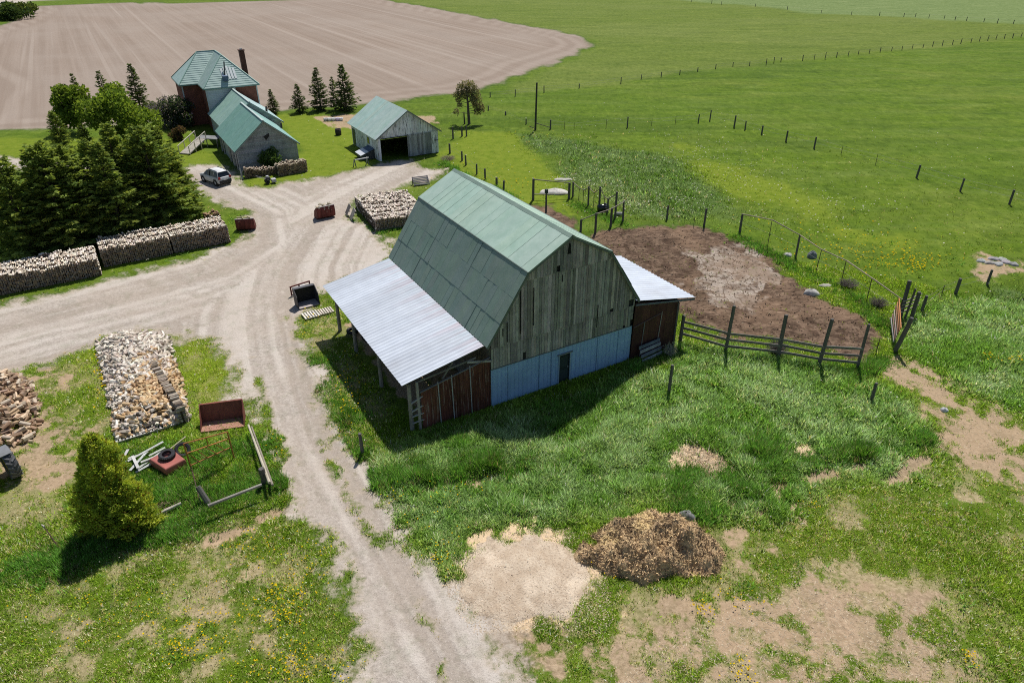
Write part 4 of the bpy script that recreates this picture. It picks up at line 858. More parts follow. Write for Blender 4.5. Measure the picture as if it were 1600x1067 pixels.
sp_e = tree_proto('e', *spruce_mesh(7, 1.5, 24, 6, 16, DG, .12, .8, .06, .8, 15), 'needle')
CL = 'spruces crowded behind the long firewood stacks'
def shade_tree(px, py, ty, proto, base_h, w, label, rz, group=CL, name='spruce_tree', cat='spruce'):
    g = G(px, py); h = hgt((px, py), ty)
    if group == CL: u_ = Vector((g.x, g.y)).normalized(); k_ = 1+2.6/g.xy.length; h *= 1.03; g = Vector((g.x*k_, g.y*k_, 0))
    return plant('', proto, name, label, cat, g, w*h/base_h, h/base_h, rz, group)
L1 = [(118, 408, 236, sp_b, 'broad spruce with a feathery top behind the stack at the edge of the frame'), (200, 392, 236, sp_a, 'slim spruce rising in front of the pale strip of lane'), (215, 372, 205, sp_a, 'tallest bright green spruce in the crowded clump'),
      (262, 368, 208, sp_b, 'full spruce with loose bright tips in the middle of the clump'), (282, 354, 210, sp_a, 'dark spruce second from the house in the clump'), (292, 342, 236, sp_a, 'spruce nearest the house, above the end of the firewood row'),
      (60, 420, 262, sp_b, 'low dark spruce at the edge of the frame behind the firewood'), (160, 390, 262, sp_b, 'low spruce filling the gap behind the middle of the firewood row'), (235, 375, 252, sp_c, 'narrow spruce low in the heart of the clump'), (275, 362, 262, sp_b, 'wide low spruce just behind the end of the firewood row'), (20, 400, 250, sp_a, 'spruce with an open top beside the pale lane at the edge of the frame'), (100, 400, 246, sp_a, 'bushy spruce filling the edge of the clump next to the pale lane'), (185, 380, 232, sp_b, 'thick spruce in front of the tallest one in the clump'), (240, 362, 230, sp_a, 'feathery spruce squeezed in the middle of the clump'), (268, 352, 232, sp_c, 'slender spruce behind the end of the firewood'), (140, 398, 240, sp_b, 'broad dark spruce just behind the middle firewood stack'), (302, 352, 268, sp_c, 'short spruce on the corner of the clump by the drive')]
for i, (px, py, ty, pr, lb) in enumerate(L1): shade_tree(px, py, ty, pr, 10, 1.32+.12*math.sin(i*3.1), lb, i*1.3)
shade_tree(253, 364, 322, sp_c, 10, 1.35, 'young pale green spruce in front of the dark clump', .7)
BK = 'dark spruces round the farmhouse'
for px, py, ty, pr, lb, w in ((222, 178, 97, sp_d, 'dark pointed spruce standing behind the bright maple', 1.05), (172, 178, 108, sp_e, 'thin dark spruce beside the bright maple', 1.1), (130, 176, 112, sp_e, 'sparse spruce at the edge of the ploughed field', 1.0),
                              (428, 178, 138, sp_d, 'small spruce against the back corner of the brick house', 1.25), (469, 176, 130, sp_d, 'small dense spruce alone at the field edge', 1.3), (502, 172, 104, sp_d, 'tall spruce of the pair by the garden, on the house side', 1.15), (524, 172, 118, sp_e, 'thin spruce squeezed between two larger ones', 1.0), (541, 173, 99, sp_d, 'tallest spruce by the vegetable garden', 1.25)):
    shade_tree(px, py, ty, pr, 7, w, lb, px*.1, BK)
for px, py, ty, lb, w in ((100, 236, 172, 'grey green spruce in front of the ploughed field by the lane', 1.1), (140, 240, 192, 'shorter grey green spruce by the lane below the maple', 1.2), (178, 246, 196, 'bushy spruce beside the lane under the maple', 1.25), (222, 262, 205, 'bright bushy spruce between the maple and the ramp', 1.2), (232, 268, 212, 'yellow green spruce nearest the wooden ramp', 1.1)):
    shade_tree(px, py, ty, sp_b, 10, w, lb, px*.3, 'spruces along the house lane')
def blob_crown(blobs, n, size, cols, seed, flat=.4, fill=.55):
    rng = np.random.default_rng(seed); C, D, K = [], [], []
    vol = np.array([b[3]**2 for b in blobs]); vol = vol/vol.sum()
    for (x, y, z, r), v in zip(blobs, vol):
        m = int(n*v)+6; d = unit(rng.normal(0, 1, (m, 3))); rr = r*rng.uniform(fill, 1.08, m)**.6
        lump = 1+.18*np.sin(d[:, 0]*5+x*3)+.15*np.sin(d[:, 1]*6+y*2+d[:, 2]*4)
        C.append(np.array([[x, y, z]])+d*(rr*lump)[:, None]*np.array([[1, 1, .85]]))
        dd = unit(d*.8+rng.normal(0, .8, (m, 3))+np.array([[0, 0, .1]])); D.append(dd)
        K.append(np.array(cols)[rng.integers(len(cols), size=m)]*rng.uniform(.75, 1.25, (m, 1))*rng.uniform(.85, 1.15))
    C, D, K = map(np.concatenate, (C, D, K)); m = len(C)
    return sprays(C, D, size*rng.uniform(.7, 1.3, m), size*flat*rng.uniform(.8, 1.3, m)*1.4, K)
def bush(name, label, cat, loc, blobs, n, size, cols, mat, seed, trunk=True, stems=5, flat=.4, bark=(.09, .07, .055), fill=.55):
    o = thing(name, label, cat, (loc[0], loc[1], -.04), 0)
    t = MB(); zt = max(b[2] for b in blobs)
    if trunk: t.tube((0, 0, -.1), (0, 0, zt*.55), .16, .10, 8, bark, .06)
    rr = random.Random(seed)
    for b in blobs[:max(stems, 3)]:
        z0 = zt*.4 if trunk else -.05; mid = Vector((b[0]*.5, b[1]*.5, (z0+b[2])*.5+.1)); t.tube((rr.uniform(-.1, .1), rr.uniform(-.1, .1), z0), mid, .06, .045, 6, bark, .06); t.tube(mid, (b[0], b[1], b[2]), .045, .02, 6, bark, .06)
    t.build('trunk' if trunk else 'stem', M['bark'], o)
    V, F, K = blob_crown(blobs, n, size, cols, seed, flat, fill); np_mesh('crown', V, F, M[mat], K, o); return o
rb = random.Random(3)
def blobs_round(n, rx, ry, z0, z1, rmin, rmax):
    out = []
    for _ in range(n):
        a = rb.uniform(0, 6.28); q = math.sqrt(rb.random()); z = rb.uniform(z0, z1); k = math.sin(math.pi*min(1, max(.12, (z-z0)/(z1-z0+.01)*.8+.2)))*.6+.4
        out.append((math.cos(a)*rx*q*k, math.sin(a)*ry*q*k, z, rb.uniform(rmin, rmax)))
    return out
LIME = [(.16, .235, .04), (.135, .205, .035), (.20, .27, .05)]
bush('maple_tree', 'bright lime green maple with a broad round crown beside the brick house', 'tree', G(196, 226), blobs_round(28, 4.0, 3.4, 1.4, 6.9, .9, 1.5), 7500, .42, LIME, 'broad_leaf', 21, flat=.55)
bush('maple_tree', 'half hidden lime green maple farther from the house, at the edge of the field', 'tree', G(124, 206), blobs_round(20, 2.6, 2.4, 1.4, 6.0, .8, 1.3), 4800, .42, LIME, 'broad_leaf', 22, flat=.55)
bush('lilac_bush', 'grey lilac bush in mauve bloom between the maple and the brick wall', 'bush', G(258, 200), blobs_round(16, 2.6, 2.0, .8, 3.6, .7, 1.1), 4200, .30, [(.17, .155, .20), (.10, .125, .08), (.06, .10, .04), (.21, .185, .25)], 'broad_leaf', 23, False, 9)
bush('lilac_bush', 'dark leafy lilac bush close against the brick wall of the farmhouse', 'bush', G(288, 200), blobs_round(12, 1.3, 1.3, .8, 4.2, .7, 1.0), 3200, .30, [(.05, .085, .04), (.065, .10, .05), (.11, .10, .13)], 'broad_leaf', 24, False, 7)
bush('brown_shrub', 'brown twiggy shrub at the foot of the brick wall near the ramp', 'shrub', G(279, 219), blobs_round(7, .9, .7, .4, 1.7, .4, .6), 1400, .25, [(.15, .085, .06), (.11, .075, .05), (.07, .075, .04)], 'broad_leaf', 25, False, 6)
bush('green_shrub', 'round green shrub growing against the grey kitchen wing', 'shrub', G(424, 262), blobs_round(12, 1.35, .9, .6, 2.0, .5, .8), 3000, .24, [(.085, .155, .04), (.07, .13, .032), (.12, .18, .07)], 'broad_leaf', 26, False, 7)
bush('roadside_shrub', 'dark roadside shrub at the far corner of the ploughed field', 'shrub', G(16, 31), blobs_round(16, 7, 5, 1, 4.0, 1.4, 2.2), 2600, .9, [(.05, .085, .03), (.07, .11, .035), (.035, .06, .025)], 'broad_leaf', 27, False, 7)
bush('roadside_shrub', 'yellowish roadside shrub beside the distant road', 'shrub', G(34, 21), blobs_round(10, 7, 4, .8, 2.6, 1.2, 1.8), 1500, .9, [(.10, .13, .035), (.075, .10, .03)], 'broad_leaf', 28, False, 5)
# the lone pine
po = thing('pine_tree', 'lone open crowned pine with a bare trunk at the edge of the meadow', 'pine', (*G(733, 194)[:2], -.04))
ph = hgt((733, 194), 128)
t = MB(); t.tube((0, 0, -.2), (-.1, 0, ph*.5), .24, .17, 9, (.10, .08, .07), .08); t.tube((-.1, 0, ph*.5), (-.25, 0, ph*.9), .17, .06, 8, (.10, .08, .07), .08); t.tube((-.7, .1, -.2), (-.75, .1, ph*.28), .13, .09, 7, (.08, .065, .06), .08)
PB = [(-.3, 0, ph*.93, .75), (.55, .1, ph*.88, .8), (-1.1, .1, ph*.84, .75), (-1.7, 0, ph*.70, .6), (1.05, -.1, ph*.77, .65), (.2, .3, ph*.72, .6), (-.6, -.3, ph*.74, .6), (1.6, 0, ph*.42, .7), (1.0, .2, ph*.48, .5), (-1.5, 0, ph*.58, .4), (.7, 0, ph*.62, .5), (-1.9, .2, ph*.30, .45), (2.0, .1, ph*.36, .45), (-.9, .4, ph*.66, .55), (.9, -.4, ph*.6, .55), (1.5, .3, ph*.62, .5), (-1.3, -.2, ph*.47, .4), (1.3, 0, ph*.30, .5)]
for b in PB: t.tube((-.1, 0, min(b[2]*.86, ph*.85)), b[:3], .05, .02, 6, (.10, .08, .07))
t.build('trunk', M['bark'], po); V, F, K = blob_crown(PB, 3600, .30, [(.19, .18, .11), (.14, .15, .085), (.24, .215, .14)], 31, .28, .2); np_mesh('crown', V, F, M['needle'], K, po)
# the golden cedar in front
co = thing('cedar_tree', 'dense golden green cedar bush with two crowns in the grassy pen', 'cedar', (*G(178, 822)[:2], -.04))
BOX_OUT.append((*G(178, 822)[:2], 0, -1.0, 1.5, -.8, .8))
def cedar_lobe(cx, cy, h, r, n, seed):
    rng = np.random.default_rng(seed); f = rng.uniform(0, 1, n)**1.25; az = rng.uniform(0, 2*math.pi, n)
    prof = np.interp(f, [0, .06, .25, .5, .75, .92, 1], [.78, .97, 1.02, .97, .80, .50, .14])
    lump = 1+.16*np.sin(az*3+f*9+seed)+.17*np.sin(az*7-f*17)+.15*np.sin(az*2+f*31)+.14*np.sin(az*11+f*45)
    rr = r*prof*lump*(.62+.42*rng.uniform(0, 1, n)**.5)
    C = np.stack([cx+np.cos(az)*rr, cy+np.sin(az)*rr, .08+f*h], 1)
    D = unit(np.stack([np.cos(az)*.8, np.sin(az)*.8, np.full(n, .9)], 1)+rng.normal(0, .45, (n, 3)))
    tip = rng.uniform(0, 1, (n, 1)); cl = np.clip(np.sin(az*4+f*13)*.5+.5+rng.normal(0, .2, n), 0, 1)[:, None]
    K = np.array([[.22, .31, .05]])*(1-cl)+np.array([[.46, .52, .09]])*cl; K = np.where(tip < .07, np.array([[.17, .105, .03]]), K)*rng.uniform(.75, 1.25, (n, 1))
    return sprays(C, D, .17*rng.uniform(.7, 1.3, n), .085*rng.uniform(.7, 1.3, n), K)
A = [cedar_lobe(.45, .1, hgt((197, 822), 684), .92, 14000, 5), cedar_lobe(1.2, -.1, 2.9, .90, 8500, 6), cedar_lobe(-.35, -.10, 3.1, .85, 6500, 8), cedar_lobe(.3, .55, 3.6, .8, 5000, 9)]
V = np.concatenate([a[0] for a in A]); K = np.concatenate([a[2] for a in A]); F = np.arange(len(V)).reshape(-1, 4)
np_mesh('crown', V, F, M['needle'], K, co)
t = MB(); t.tube((.45, .1, -.1), (.45, .1, 4.4), .12, .03, 7, (.12, .08, .055), .05); t.tube((1.1, 0, -.1), (1.15, 0, 2.1), .10, .03, 7, (.12, .08, .055), .05); t.build('trunk', M['bark'], co)
# grey tangles of dead brush
def tangle(label, loc, r, h, n, col, name='dead_bush', cat='dead bush', leafy=None):
    o = thing(name, label, cat, (loc[0], loc[1], -.03)); t = MB(); q = random.Random(int(loc[0]*100))
    for i in range(n):
        a = q.uniform(0, 6.28); rr = r*math.sqrt(q.random()); e = Vector((math.cos(a)*rr, math.sin(a)*rr, h*q.uniform(.4, 1)*(1-.4*(rr/r)**2))); s0 = e*.25; s0.z = 0; mid = (s0+e)*.5+Vector((q.uniform(-.15, .15), q.uniform(-.15, .15), q.uniform(0, .15)))
        t.tube(s0, mid, .012, .009, 4, jc(col, .2), 0, False); t.tube(mid, e, .009, .005, 4, jc(col, .2), 0, False); e2 = mid+Vector((q.uniform(-.3, .3), q.uniform(-.3, .3), q.uniform(.05, .3))); t.tube(mid, e2, .007, .004, 4, jc(col, .2), 0, False)
    t.build('twig', M['bark'], o)
    if leafy: V, F, K = blob_crown([(0, 0, h*.55, r*.8)], leafy, .16, [col, tuple(x*.7 for x in col)], 3, .4); np_mesh('dry_leaf', V, F, M['broad_leaf'], K, o)
    return o
tangle('grey dead bush caught in the board fence of the barnyard', G(1213, 552), .85, 1.35, 260, (.23, .20, .18))
tangle('thin silvery weed stalk by the rusty shed wall', G(1046, 556), .55, 1.2, 70, (.30, .30, .27), 'weed_stalk', 'weed', 60)
tangle('grey brush heap tangled in the pole fence near the gate', G(1372, 478), .9, .8, 170, (.22, .18, .16), 'brush_heap', 'brush heap')
tangle('grey brush heap along the middle of the pole fence', G(1325, 447), 1.0, .7, 170, (.23, .19, .17), 'brush_heap', 'brush heap')
tangle('pale dry brush heap beside the doorway of the white shed', G(700, 250), 1.3, .6, 160, (.33, .27, .22), 'brush_heap', 'brush heap')
# ================================================================ firewood
def add_log(mb, c, d, L, r, side, end, up=None, n=6, q=random):
    """a split billet: uneven section, ends in a colour of their own"""
    d = Vector(d).normalized(); u = Vector((0, 0, 1)) if abs(d.z) < .9 else Vector((1, 0, 0)); x = d.cross(u).normalized(); y = x.cross(d); c = Vector(c)
    a0 = q.uniform(0, 6.28); prof = [(a0+2*math.pi*i/n+q.uniform(-.25, .25), r*q.uniform(.72, 1.15)) for i in range(n)]
    if q.random() < .6: prof[0] = (prof[0][0], prof[0][1]*.45)
    rings = [[c+d*(s*L/2)+x*(math.cos(a)*k)+y*(math.sin(a)*k) for a, k in prof] for s in (-1, 1)]
    mb.add(rings[0]+rings[1], [(i, (i+1) % n, n+(i+1) % n, n+i) for i in range(n)], side)
    mb.add(rings[0], [tuple(range(n-1, -1, -1))], end); mb.add(rings[1], [tuple(range(n))], end)
TOPC = [(.68, .615, .54), (.60, .54, .46), (.74, .68, .60), (.54, .47, .39), (.66, .56, .44), (.44, .365, .29)]
ENDC = [(.24, .165, .105), (.18, .125, .085), (.31, .22, .14), (.13, .09, .065), (.26, .20, .15), (.20, .165, .14)]  # shade of the fronts put into darker ends; sides lightened for sunlit tops
def stack(label, p0, p1, depth, h, seed, r=.085, group=None, top=TOPC, end=ENDC, slump=.15, rowlen=.44, endwall=True, hs=None):
    """p0->p1: foot of the front face; rows of billets lie across it, depth metres deep"""
    q = random.Random(seed); p0 = Vector((p0[0], p0[1], 0)); p1 = Vector((p1[0], p1[1], 0)); ax = (p1-p0); L = ax.length; ax.normalize(); back = Vector((-ax.y, ax.x, 0))
    o = bpy.data.objects.new('tmp', None)
    mb = MB(); nr = max(1, round(depth/rowlen)); step = 2*r*.93; hf = (lambda s: h*hs(s)) if hs else (lambda s: h)
    for row in range(nr):
        yc = (row+.5)*rowlen; nc = int(L/step)
        rowh = q.uniform(-.09, .05)
        for i in range(nc):
            s = (i+.5)/nc; H = hf(s)+rowh+slump*(math.sin(s*9+row*2.1)*.5+q.uniform(-.5, .5)); nz = max(1, int(H/step))
            for k in range(nz):
                edge = endwall and (i < 2 or i > nc-3)
                if not (row == 0 or k >= nz-2 or edge): continue
                z = (k+.5)*step+q.uniform(-.015, .015)-.04
                c = ax*(s*L+q.uniform(-.02, .02))+back*(yc+q.uniform(-.045, .045))+Vector((0, 0, z))
                dd = back+ax*q.uniform(-.09, .09)+Vector((0, 0, q.uniform(-.07, .07)))
                if k >= nz-1 and q.random() < .12: dd = back+ax*q.uniform(-.9, .9)
                sc = jc(q.choice(top), .15); ec = jc(q.choice(end), .2)
                add_log(mb, c, dd, rowlen*q.uniform(.82, 1.0), r*q.uniform(.68, 1.25), sc, ec, q=q)
    # the unseen billets inside, as one core
    nseg = 12
    for i in range(nseg):
        s0, s1 = i/nseg, (i+1)/nseg; H = min(hf(s0), hf(s1))-.42
        if H > .1: mb.box(ax*((s0+s1)/2*L)+back*(depth/2+.04)+Vector((0, 0, H/2-.02)), (L/nseg*.99, max(.1, depth-.5), H), Matrix((ax, back, Vector((0, 0, 1)))).transposed(), (.05, .04, .03))
    ob = mb.build('firewood_stack', M['log_wood']); bpy.data.objects.remove(o); ob.location = p0
    tag(ob, label, 'firewood stack', group); BOX_OUT.append((p0.x, p0.y, math.atan2(ax.y, ax.x), -.15, L+.15, -.1, depth+.1)); return ob
FS = 'firewood stacked along the drive under the spruces'
a0, a1 = G(-30, 468), G(160, 430)
stack('longest firewood stack with a brown stepped front, at the edge of the frame', a0, a1, 3.6, 1.75, 1, group=FS)
stack('middle firewood stack of the row under the spruces', G(163, 418), G(271, 397), 3.3, 1.75, 2, group=FS)
stack('end firewood stack of the row, nearest the small red bucket', G(273, 396), G(361, 378), 3.2, 1.85, 3, group=FS)
stack('low remnant of brown firewood behind the end of the long row', G(322, 345), G(345, 340), 1.0, .7, 4, top=[(.34, .22, .13), (.42, .30, .19)], group=FS)
b0, b1 = G(588, 362), G(672, 348)
stack('wide block of grey firewood stacked beside the barn roof end', b0, b1, 8.0, 1.35, 5, top=[(.62, .54, .46), (.68, .60, .51), (.54, .47, .39), (.72, .65, .56)])
HW = 'firewood stacked by the kitchen wing'
stack('long low firewood stack under the shrub by the kitchen wing', G(384, 279), G(434, 272), .9, 1.25, 6, group=HW, top=[(.42, .36, .29), (.34, .27, .2)], end=[(.22, .15, .10), (.17, .12, .085), (.28, .2, .14)], hs=lambda s: 1-.35*s)
stack('taller blocky firewood stack at the end of the kitchen wing', G(436, 276), G(482, 268), 1.35, 1.45, 7, group=HW, top=[(.50, .43, .32), (.42, .35, .26)], end=[(.24, .16, .105), (.18, .125, .085), (.30, .22, .15)])
# a few boards lean on the long low stack
g0 = G(383, 279)
for p_, q_, w_, c_, lb in (((0, 0, -.02), (-.25, .35, 1.25), .16, (.40, .40, .38), 'taller grey board leaning on the end of the low firewood stack'), ((-.25, -.1, -.02), (.05, .3, 1.0), .12, (.34, .34, .33), 'shorter grey board crossed under the taller one by the low firewood stack')):
    ll = MB(); ll.beam(p_, q_, w_, .04, c_); o = ll.build('leaning_board', M['weathered_wood']); o.location = (g0.x-.2, g0.y-.25, 0); tag(o, lb, 'board')
# loose heap: a mound of tipped billets, the ones on top each its own object
HPX = [(152, 538), (205, 522), (262, 524), (285, 600), (297, 655), (276, 664), (183, 690), (165, 600)]
HQ = GP(HPX)
def heap_h(x, y, Q, top, soft):
    s = -sdpoly(np.array([x]), np.array([y]), Q)[0]; return top*(1-math.exp(-max(0, s)/soft))
WHITE = [(.70, .63, .545), (.62, .555, .47), (.76, .70, .61), (.54, .46, .38), (.42, .35, .285)]
GOLD = [(.58, .42, .24), (.52, .35, .19), (.64, .50, .31), (.46, .30, .16)]
GOLDC = GP([(255, 620)])[0]
q = random.Random(5); mb = MB(); spots = []
x0, y0 = HQ.min(0); x1, y1 = HQ.max(0)
def heap_log(mbx, x, y, z, lift):
    g = math.exp(-((x-GOLDC[0])**2/3.2+(y-GOLDC[1])**2/14)); pal = GOLD if q.random() < g*1.1 else WHITE
    a = q.uniform(0, 6.28); dz = q.uniform(-.5, .5); add_log(mbx, (x, y, z+lift), (math.cos(a), math.sin(a), dz), q.uniform(.46, .64), q.uniform(.085, .125), jc(q.choice(pal), .15), jc(q.choice(pal), .2), q=q)
n = 0
while n < 1500:
    x, y = q.uniform(x0, x1), q.uniform(y0, y1); hh = heap_h(x, y, HQ, 1.35, 1.3)
    if hh < .05: continue
    heap_log(mb, x, y, hh*(1 if q.random() < .75 else q.random()), .0); n += 1
o = mb.build('firewood_heap', M['log_wood']); tag(o, 'loose mound of grey and golden split firewood tipped on the grass', 'firewood heap', kind='stuff')
cm = MB()
protos = []
for k in range(14):
    m = MB(); pal = GOLD if k >= 10 else WHITE; add_log(m, (0, 0, 0), (1, 0, 0), .56, .112, jc(pal[k % len(pal)], .08), jc(pal[(k+1) % len(pal)], .12), q=q); protos.append(m)
pm = []
for m in protos:
    ob = m.build('split_log', M['log_wood']); pm.append(ob.data); bpy.data.objects.remove(ob)
def place_log(me, x, y, z, label, group, s=1.0):
    o = link_mesh('split_log', me); o.location = (x, y, z); o.rotation_euler = (q.uniform(0, 6.28), q.uniform(-.35, .35), q.uniform(0, 6.28)); o.scale = (s*q.uniform(.85, 1.15), s*q.uniform(.85, 1.15), s*q.uniform(.8, 1.1)); tag(o, label, 'log', group)
n = 0
while n < 225:
    x, y = q.uniform(x0, x1), q.uniform(y0, y1); hh = heap_h(x, y, HQ, 1.35, 1.3)
    if hh < .12: continue
    g = math.exp(-((x-GOLDC[0])**2/3.2+(y-GOLDC[1])**2/14)); gold = q.random() < g*1.1
    place_log(pm[q.randrange(10, 14) if gold else q.randrange(0, 10)], x, y, hh+.07, ('golden freshly split log' if gold else 'grey weathered split log')+' on the big loose firewood heap', ('golden' if gold else 'grey')+' logs on the loose firewood heap'); n += 1
# the straight row built along the heap's drive side, and the pallet under its near edge
stack('narrow upright row of firewood closing the loose heap on its drive side', G(296, 657), G(250, 583), .5, 1.25, 9, rowlen=.5, top=[(.36, .30, .24), (.30, .24, .18), (.46, .40, .32)], end=[(.30, .25, .20), (.42, .36, .28)])
def pallet(label, corner, dirv, L=1.2, Wd=1.0, n=6, col=(.52, .49, .45), group=None, zr=None):
    a = Vector((dirv[0], dirv[1], 0)).normalized(); o = thing('pallet', label, 'pallet', (corner[0], corner[1], 0), math.atan2(a.y, a.x), group)
    w = L/(n*1.55)
    for i in range(n):
        m = MB(); m.box((w*.5+i*(L-w)/(n-1), Wd/2, .125), (w, Wd, .022), None, jc(col, .12)); m.build('slat', M['plain_wood'], o)
    for y in (.05, Wd/2, Wd-.05):
        m = MB(); m.box((L/2, y, .055), (L, .045, .11), None, jc((.3, .27, .23), .1)); m.build('runner', M['plain_wood'], o)
    return o
hp0, hp1 = G(182, 694), G(276, 665); dv = hp1-hp0
for i in range(3):
    pallet(('first', 'middle', 'last')[i]+' pale pallet showing under the near edge of the loose heap, counted towards the drive', hp0+dv*(i/3.0), dv, dv.length/3*.96, 1.1, 6, (.55, .53, .50), 'pallets under the loose heap')
pallet('pale slatted pallet lying nearer the gravel in front of the lean-to', G(478, 501), G(504, 494)-G(478, 501), 1.15, 1.1, 6, (.60, .57, .52), 'pallets by the lean-to')
pallet('slatted pallet lying against the corner of the lean-to', G(502, 494), G(525, 488)-G(502, 494), 1.05, .95, 6, (.55, .50, .42), 'pallets by the lean-to')
# second heap at the edge of the frame: round brown logs
LQ = GP([(-60, 590), (0, 578), (45, 592), (62, 615), (64, 655), (50, 690), (10, 700), (-60, 700)])
x0, y0 = LQ.min(0); x1, y1 = LQ.max(0); mb = MB(); n = 0
BRN = [(.34, .225, .145), (.43, .30, .195), (.25, .17, .12), (.56, .43, .30)]
rp_ = []
for k in range(8):
    m = MB(); add_log(m, (0, 0, 0), (1, 0, 0), .52, .125, jc(BRN[k % 4] if k < 5 else (.50, .42, .32), .1), jc((.50, .38, .24), .12), n=8, q=q); ob = m.build('split_log', M['log_wood']); rp_.append(ob.data); bpy.data.objects.remove(ob)
while n < 420:
    x, y = q.uniform(x0, x1), q.uniform(y0, y1); hh = heap_h(x, y, LQ, .95, 1.3)
    if hh < .05: continue
    a = q.uniform(0, 6.28); add_log(mb, (x, y, hh*q.uniform(.3, .95)), (math.cos(a), math.sin(a), q.uniform(-.3, .3)), .5, q.uniform(.09, .13), jc(q.choice(BRN), .2), jc((.48, .37, .24), .2), q=q); n += 1
o = mb.build('firewood_heap', M['log_wood']); tag(o, 'heap of brown unweathered firewood behind the green tractor', 'firewood heap', kind='stuff')
n = 0
while n < 68:
    x, y = q.uniform(x0, x1), q.uniform(y0, y1); hh = heap_h(x, y, LQ, .95, 1.3)
    if hh < .03 or PROJ(x, y)[0] < -4: continue
    place_log(rp_[q.randrange(8)], x, y, hh+.06, 'thick brown log on the heap behind the tractor', 'brown logs on the heap behind the tractor', 1.05); n += 1

for i, (bx, by, lean) in enumerate(((541, 333, .35), (548, 340, .5))):
    o = pallet(('dark slatted pallet leaning on the grey firewood block, on its far side', 'grey slatted pallet leaning on the near corner of the grey firewood block')[i], G(bx, by), (.35, -.94), 1.15, 1.1, 6, (.20, .19, .18) if i == 0 else (.34, .33, .31), 'pallets leaning on the firewood block')
    o.rotation_euler = (R(62), 0, o.rotation_euler[2]); o.location.z = .0
# ================================================================ fences and posts
m = MB(); vs = []; NP = 7
for j, (z, r) in enumerate(((-.12, 1.0), (.3, 1.03), (.7, .95), (.985, .92), (1.0, .8))):
    for i in range(NP): a = 2*math.pi*i/NP; vs.append((r*math.cos(a)*(1+.08*math.sin(3*a+z*2)), r*math.sin(a)*(1+.07*math.cos(2*a+z)), z))
m.add(vs, [(j*NP+i, j*NP+(i+1) % NP, (j+1)*NP+(i+1) % NP, (j+1)*NP+i) for j in range(4) for i in range(NP)]+[tuple(range(4*NP, 5*NP))], (.115, .108, .10))
ob = m.build('post', M['weathered_wood']); POST = ob.data; bpy.data.objects.remove(ob)
m = MB(); m.c = []; m.add([(x*.9, y*.9, z) for x, y, z in vs], [(j*NP+i, j*NP+(i+1) % NP, (j+1)*NP+(i+1) % NP, (j+1)*NP+i) for j in range(4) for i in range(NP)]+[tuple(range(4*NP, 5*NP))], (.09, .06, .05)); ob = m.build('post', M['dark_metal']); STEEL = ob.data; bpy.data.objects.remove(ob)
def post(parent, p, h, r, lean=(0, 0), me=None, name='post'):
    o = link_mesh(name, me or POST, parent); o.location = p; o.scale = (r, r, h); o.rotation_euler = (lean[0], lean[1], random.uniform(0, 6)); return o
def lone_post(label, b, ty, r=.11, lean=(0, 0), group=None, me=None, cat='post'):
    g = G(*b); o = post(None, (g.x, g.y, -.03), hgt(b, ty), r, lean, me, 'fence_post'); tag(o, label, cat, group); return o
def fence(name, label, posts, rails=(), wires=(), r=.10, rail_r=.055, railcol=(.30, .26, .20), boards_=False, group=None, sag=.03, lean=.03, rpar=None):
    """posts: (px, py, top row or None, steel?)"""
    g0 = G(posts[0][0], posts[0][1]); o = thing(name, label, 'fence', (g0.x, g0.y, 0), 0, group); L0 = Vector((g0.x, g0.y, 0)); pts = []
    for q_ in posts:
        g = G(q_[0], q_[1]); h = hgt(q_[:2], q_[2]) if q_[2] is not None else 1.25
        thin = len(q_) > 3 and q_[3]
        post(o, g-L0+Vector((0, 0, -.03)), h, (.035 if thin else r*random.uniform(.85, 1.15)), (random.uniform(-lean, lean), random.uniform(-lean, lean)), STEEL if thin else None); pts.append((g-L0, h))
    for z in rails:
        for (a, ha), (b, hb) in zip(pts[:-1], pts[1:]):
            za, zb = (z*ha if z <= 1 else z-1), (z*hb if z <= 1 else z-1)
            mm = MB(); off = Vector((0, -.10, 0))
            if boards_: mm.beam(a+off+Vector((0, 0, za+random.uniform(-.05, .05))), b+off+Vector((0, 0, zb+random.uniform(-.05, .05))), .06, .17, jc(railcol, .15))
            else: mm.tube(a+Vector((0, 0, za)), b+Vector((0, 0, zb)), rail_r*1.1, rail_r*.85, 7, jc(railcol, .15), .05)
            mm.build('rail', M['weathered_wood'], o)
    if wires:
        for z in wires:
            mm = MB()
            for (a, ha), (b, hb) in zip(pts[:-1], pts[1:]):
                c = (a+b)/2+Vector((0, 0, (ha+hb)/2*z-sag)); mm.tube(a+Vector((0, 0, ha*z)), c, .009, .009, 3, (.16, .16, .15), 0, False); mm.tube(c, b+Vector((0, 0, hb*z)), .009, .009, 3, (.16, .16, .15), 0, False)
            mm.build('wire', M['dark_metal'], o)
    return o
fence('board_fence', 'three rail grey board fence with tall posts from the shed to the yard opening', [(1063, 531, 492), (1133, 550, 477), (1215, 559, 492), (1279, 571, 498), (1339, 576, 507)], (1.55, 2.05, 2.55), (), .13, boards_=True, railcol=(.16, .145, .13))
fence('pole_fence', 'single pole fence on thin steel posts along the far side of the muddy yard', [(1156, 362, 335), (1199, 386, 344, True), (1243, 402, 368), (1275, 424, 390, True), (1314, 443, 408, True), (1354, 470, 436, True), (1401, 496, 469, True)], (.98,), (.5,), .11, .05, (.34, .29, .21))
fence('wire_fence', 'wire fence on short posts running from the corner gate towards the stony patch', [(1440, 487, 463), (1471, 461, 447, True), (1493, 459, 436), (1542, 445, 423), (1640, 415, 398)], (), (.5, .9), .12)
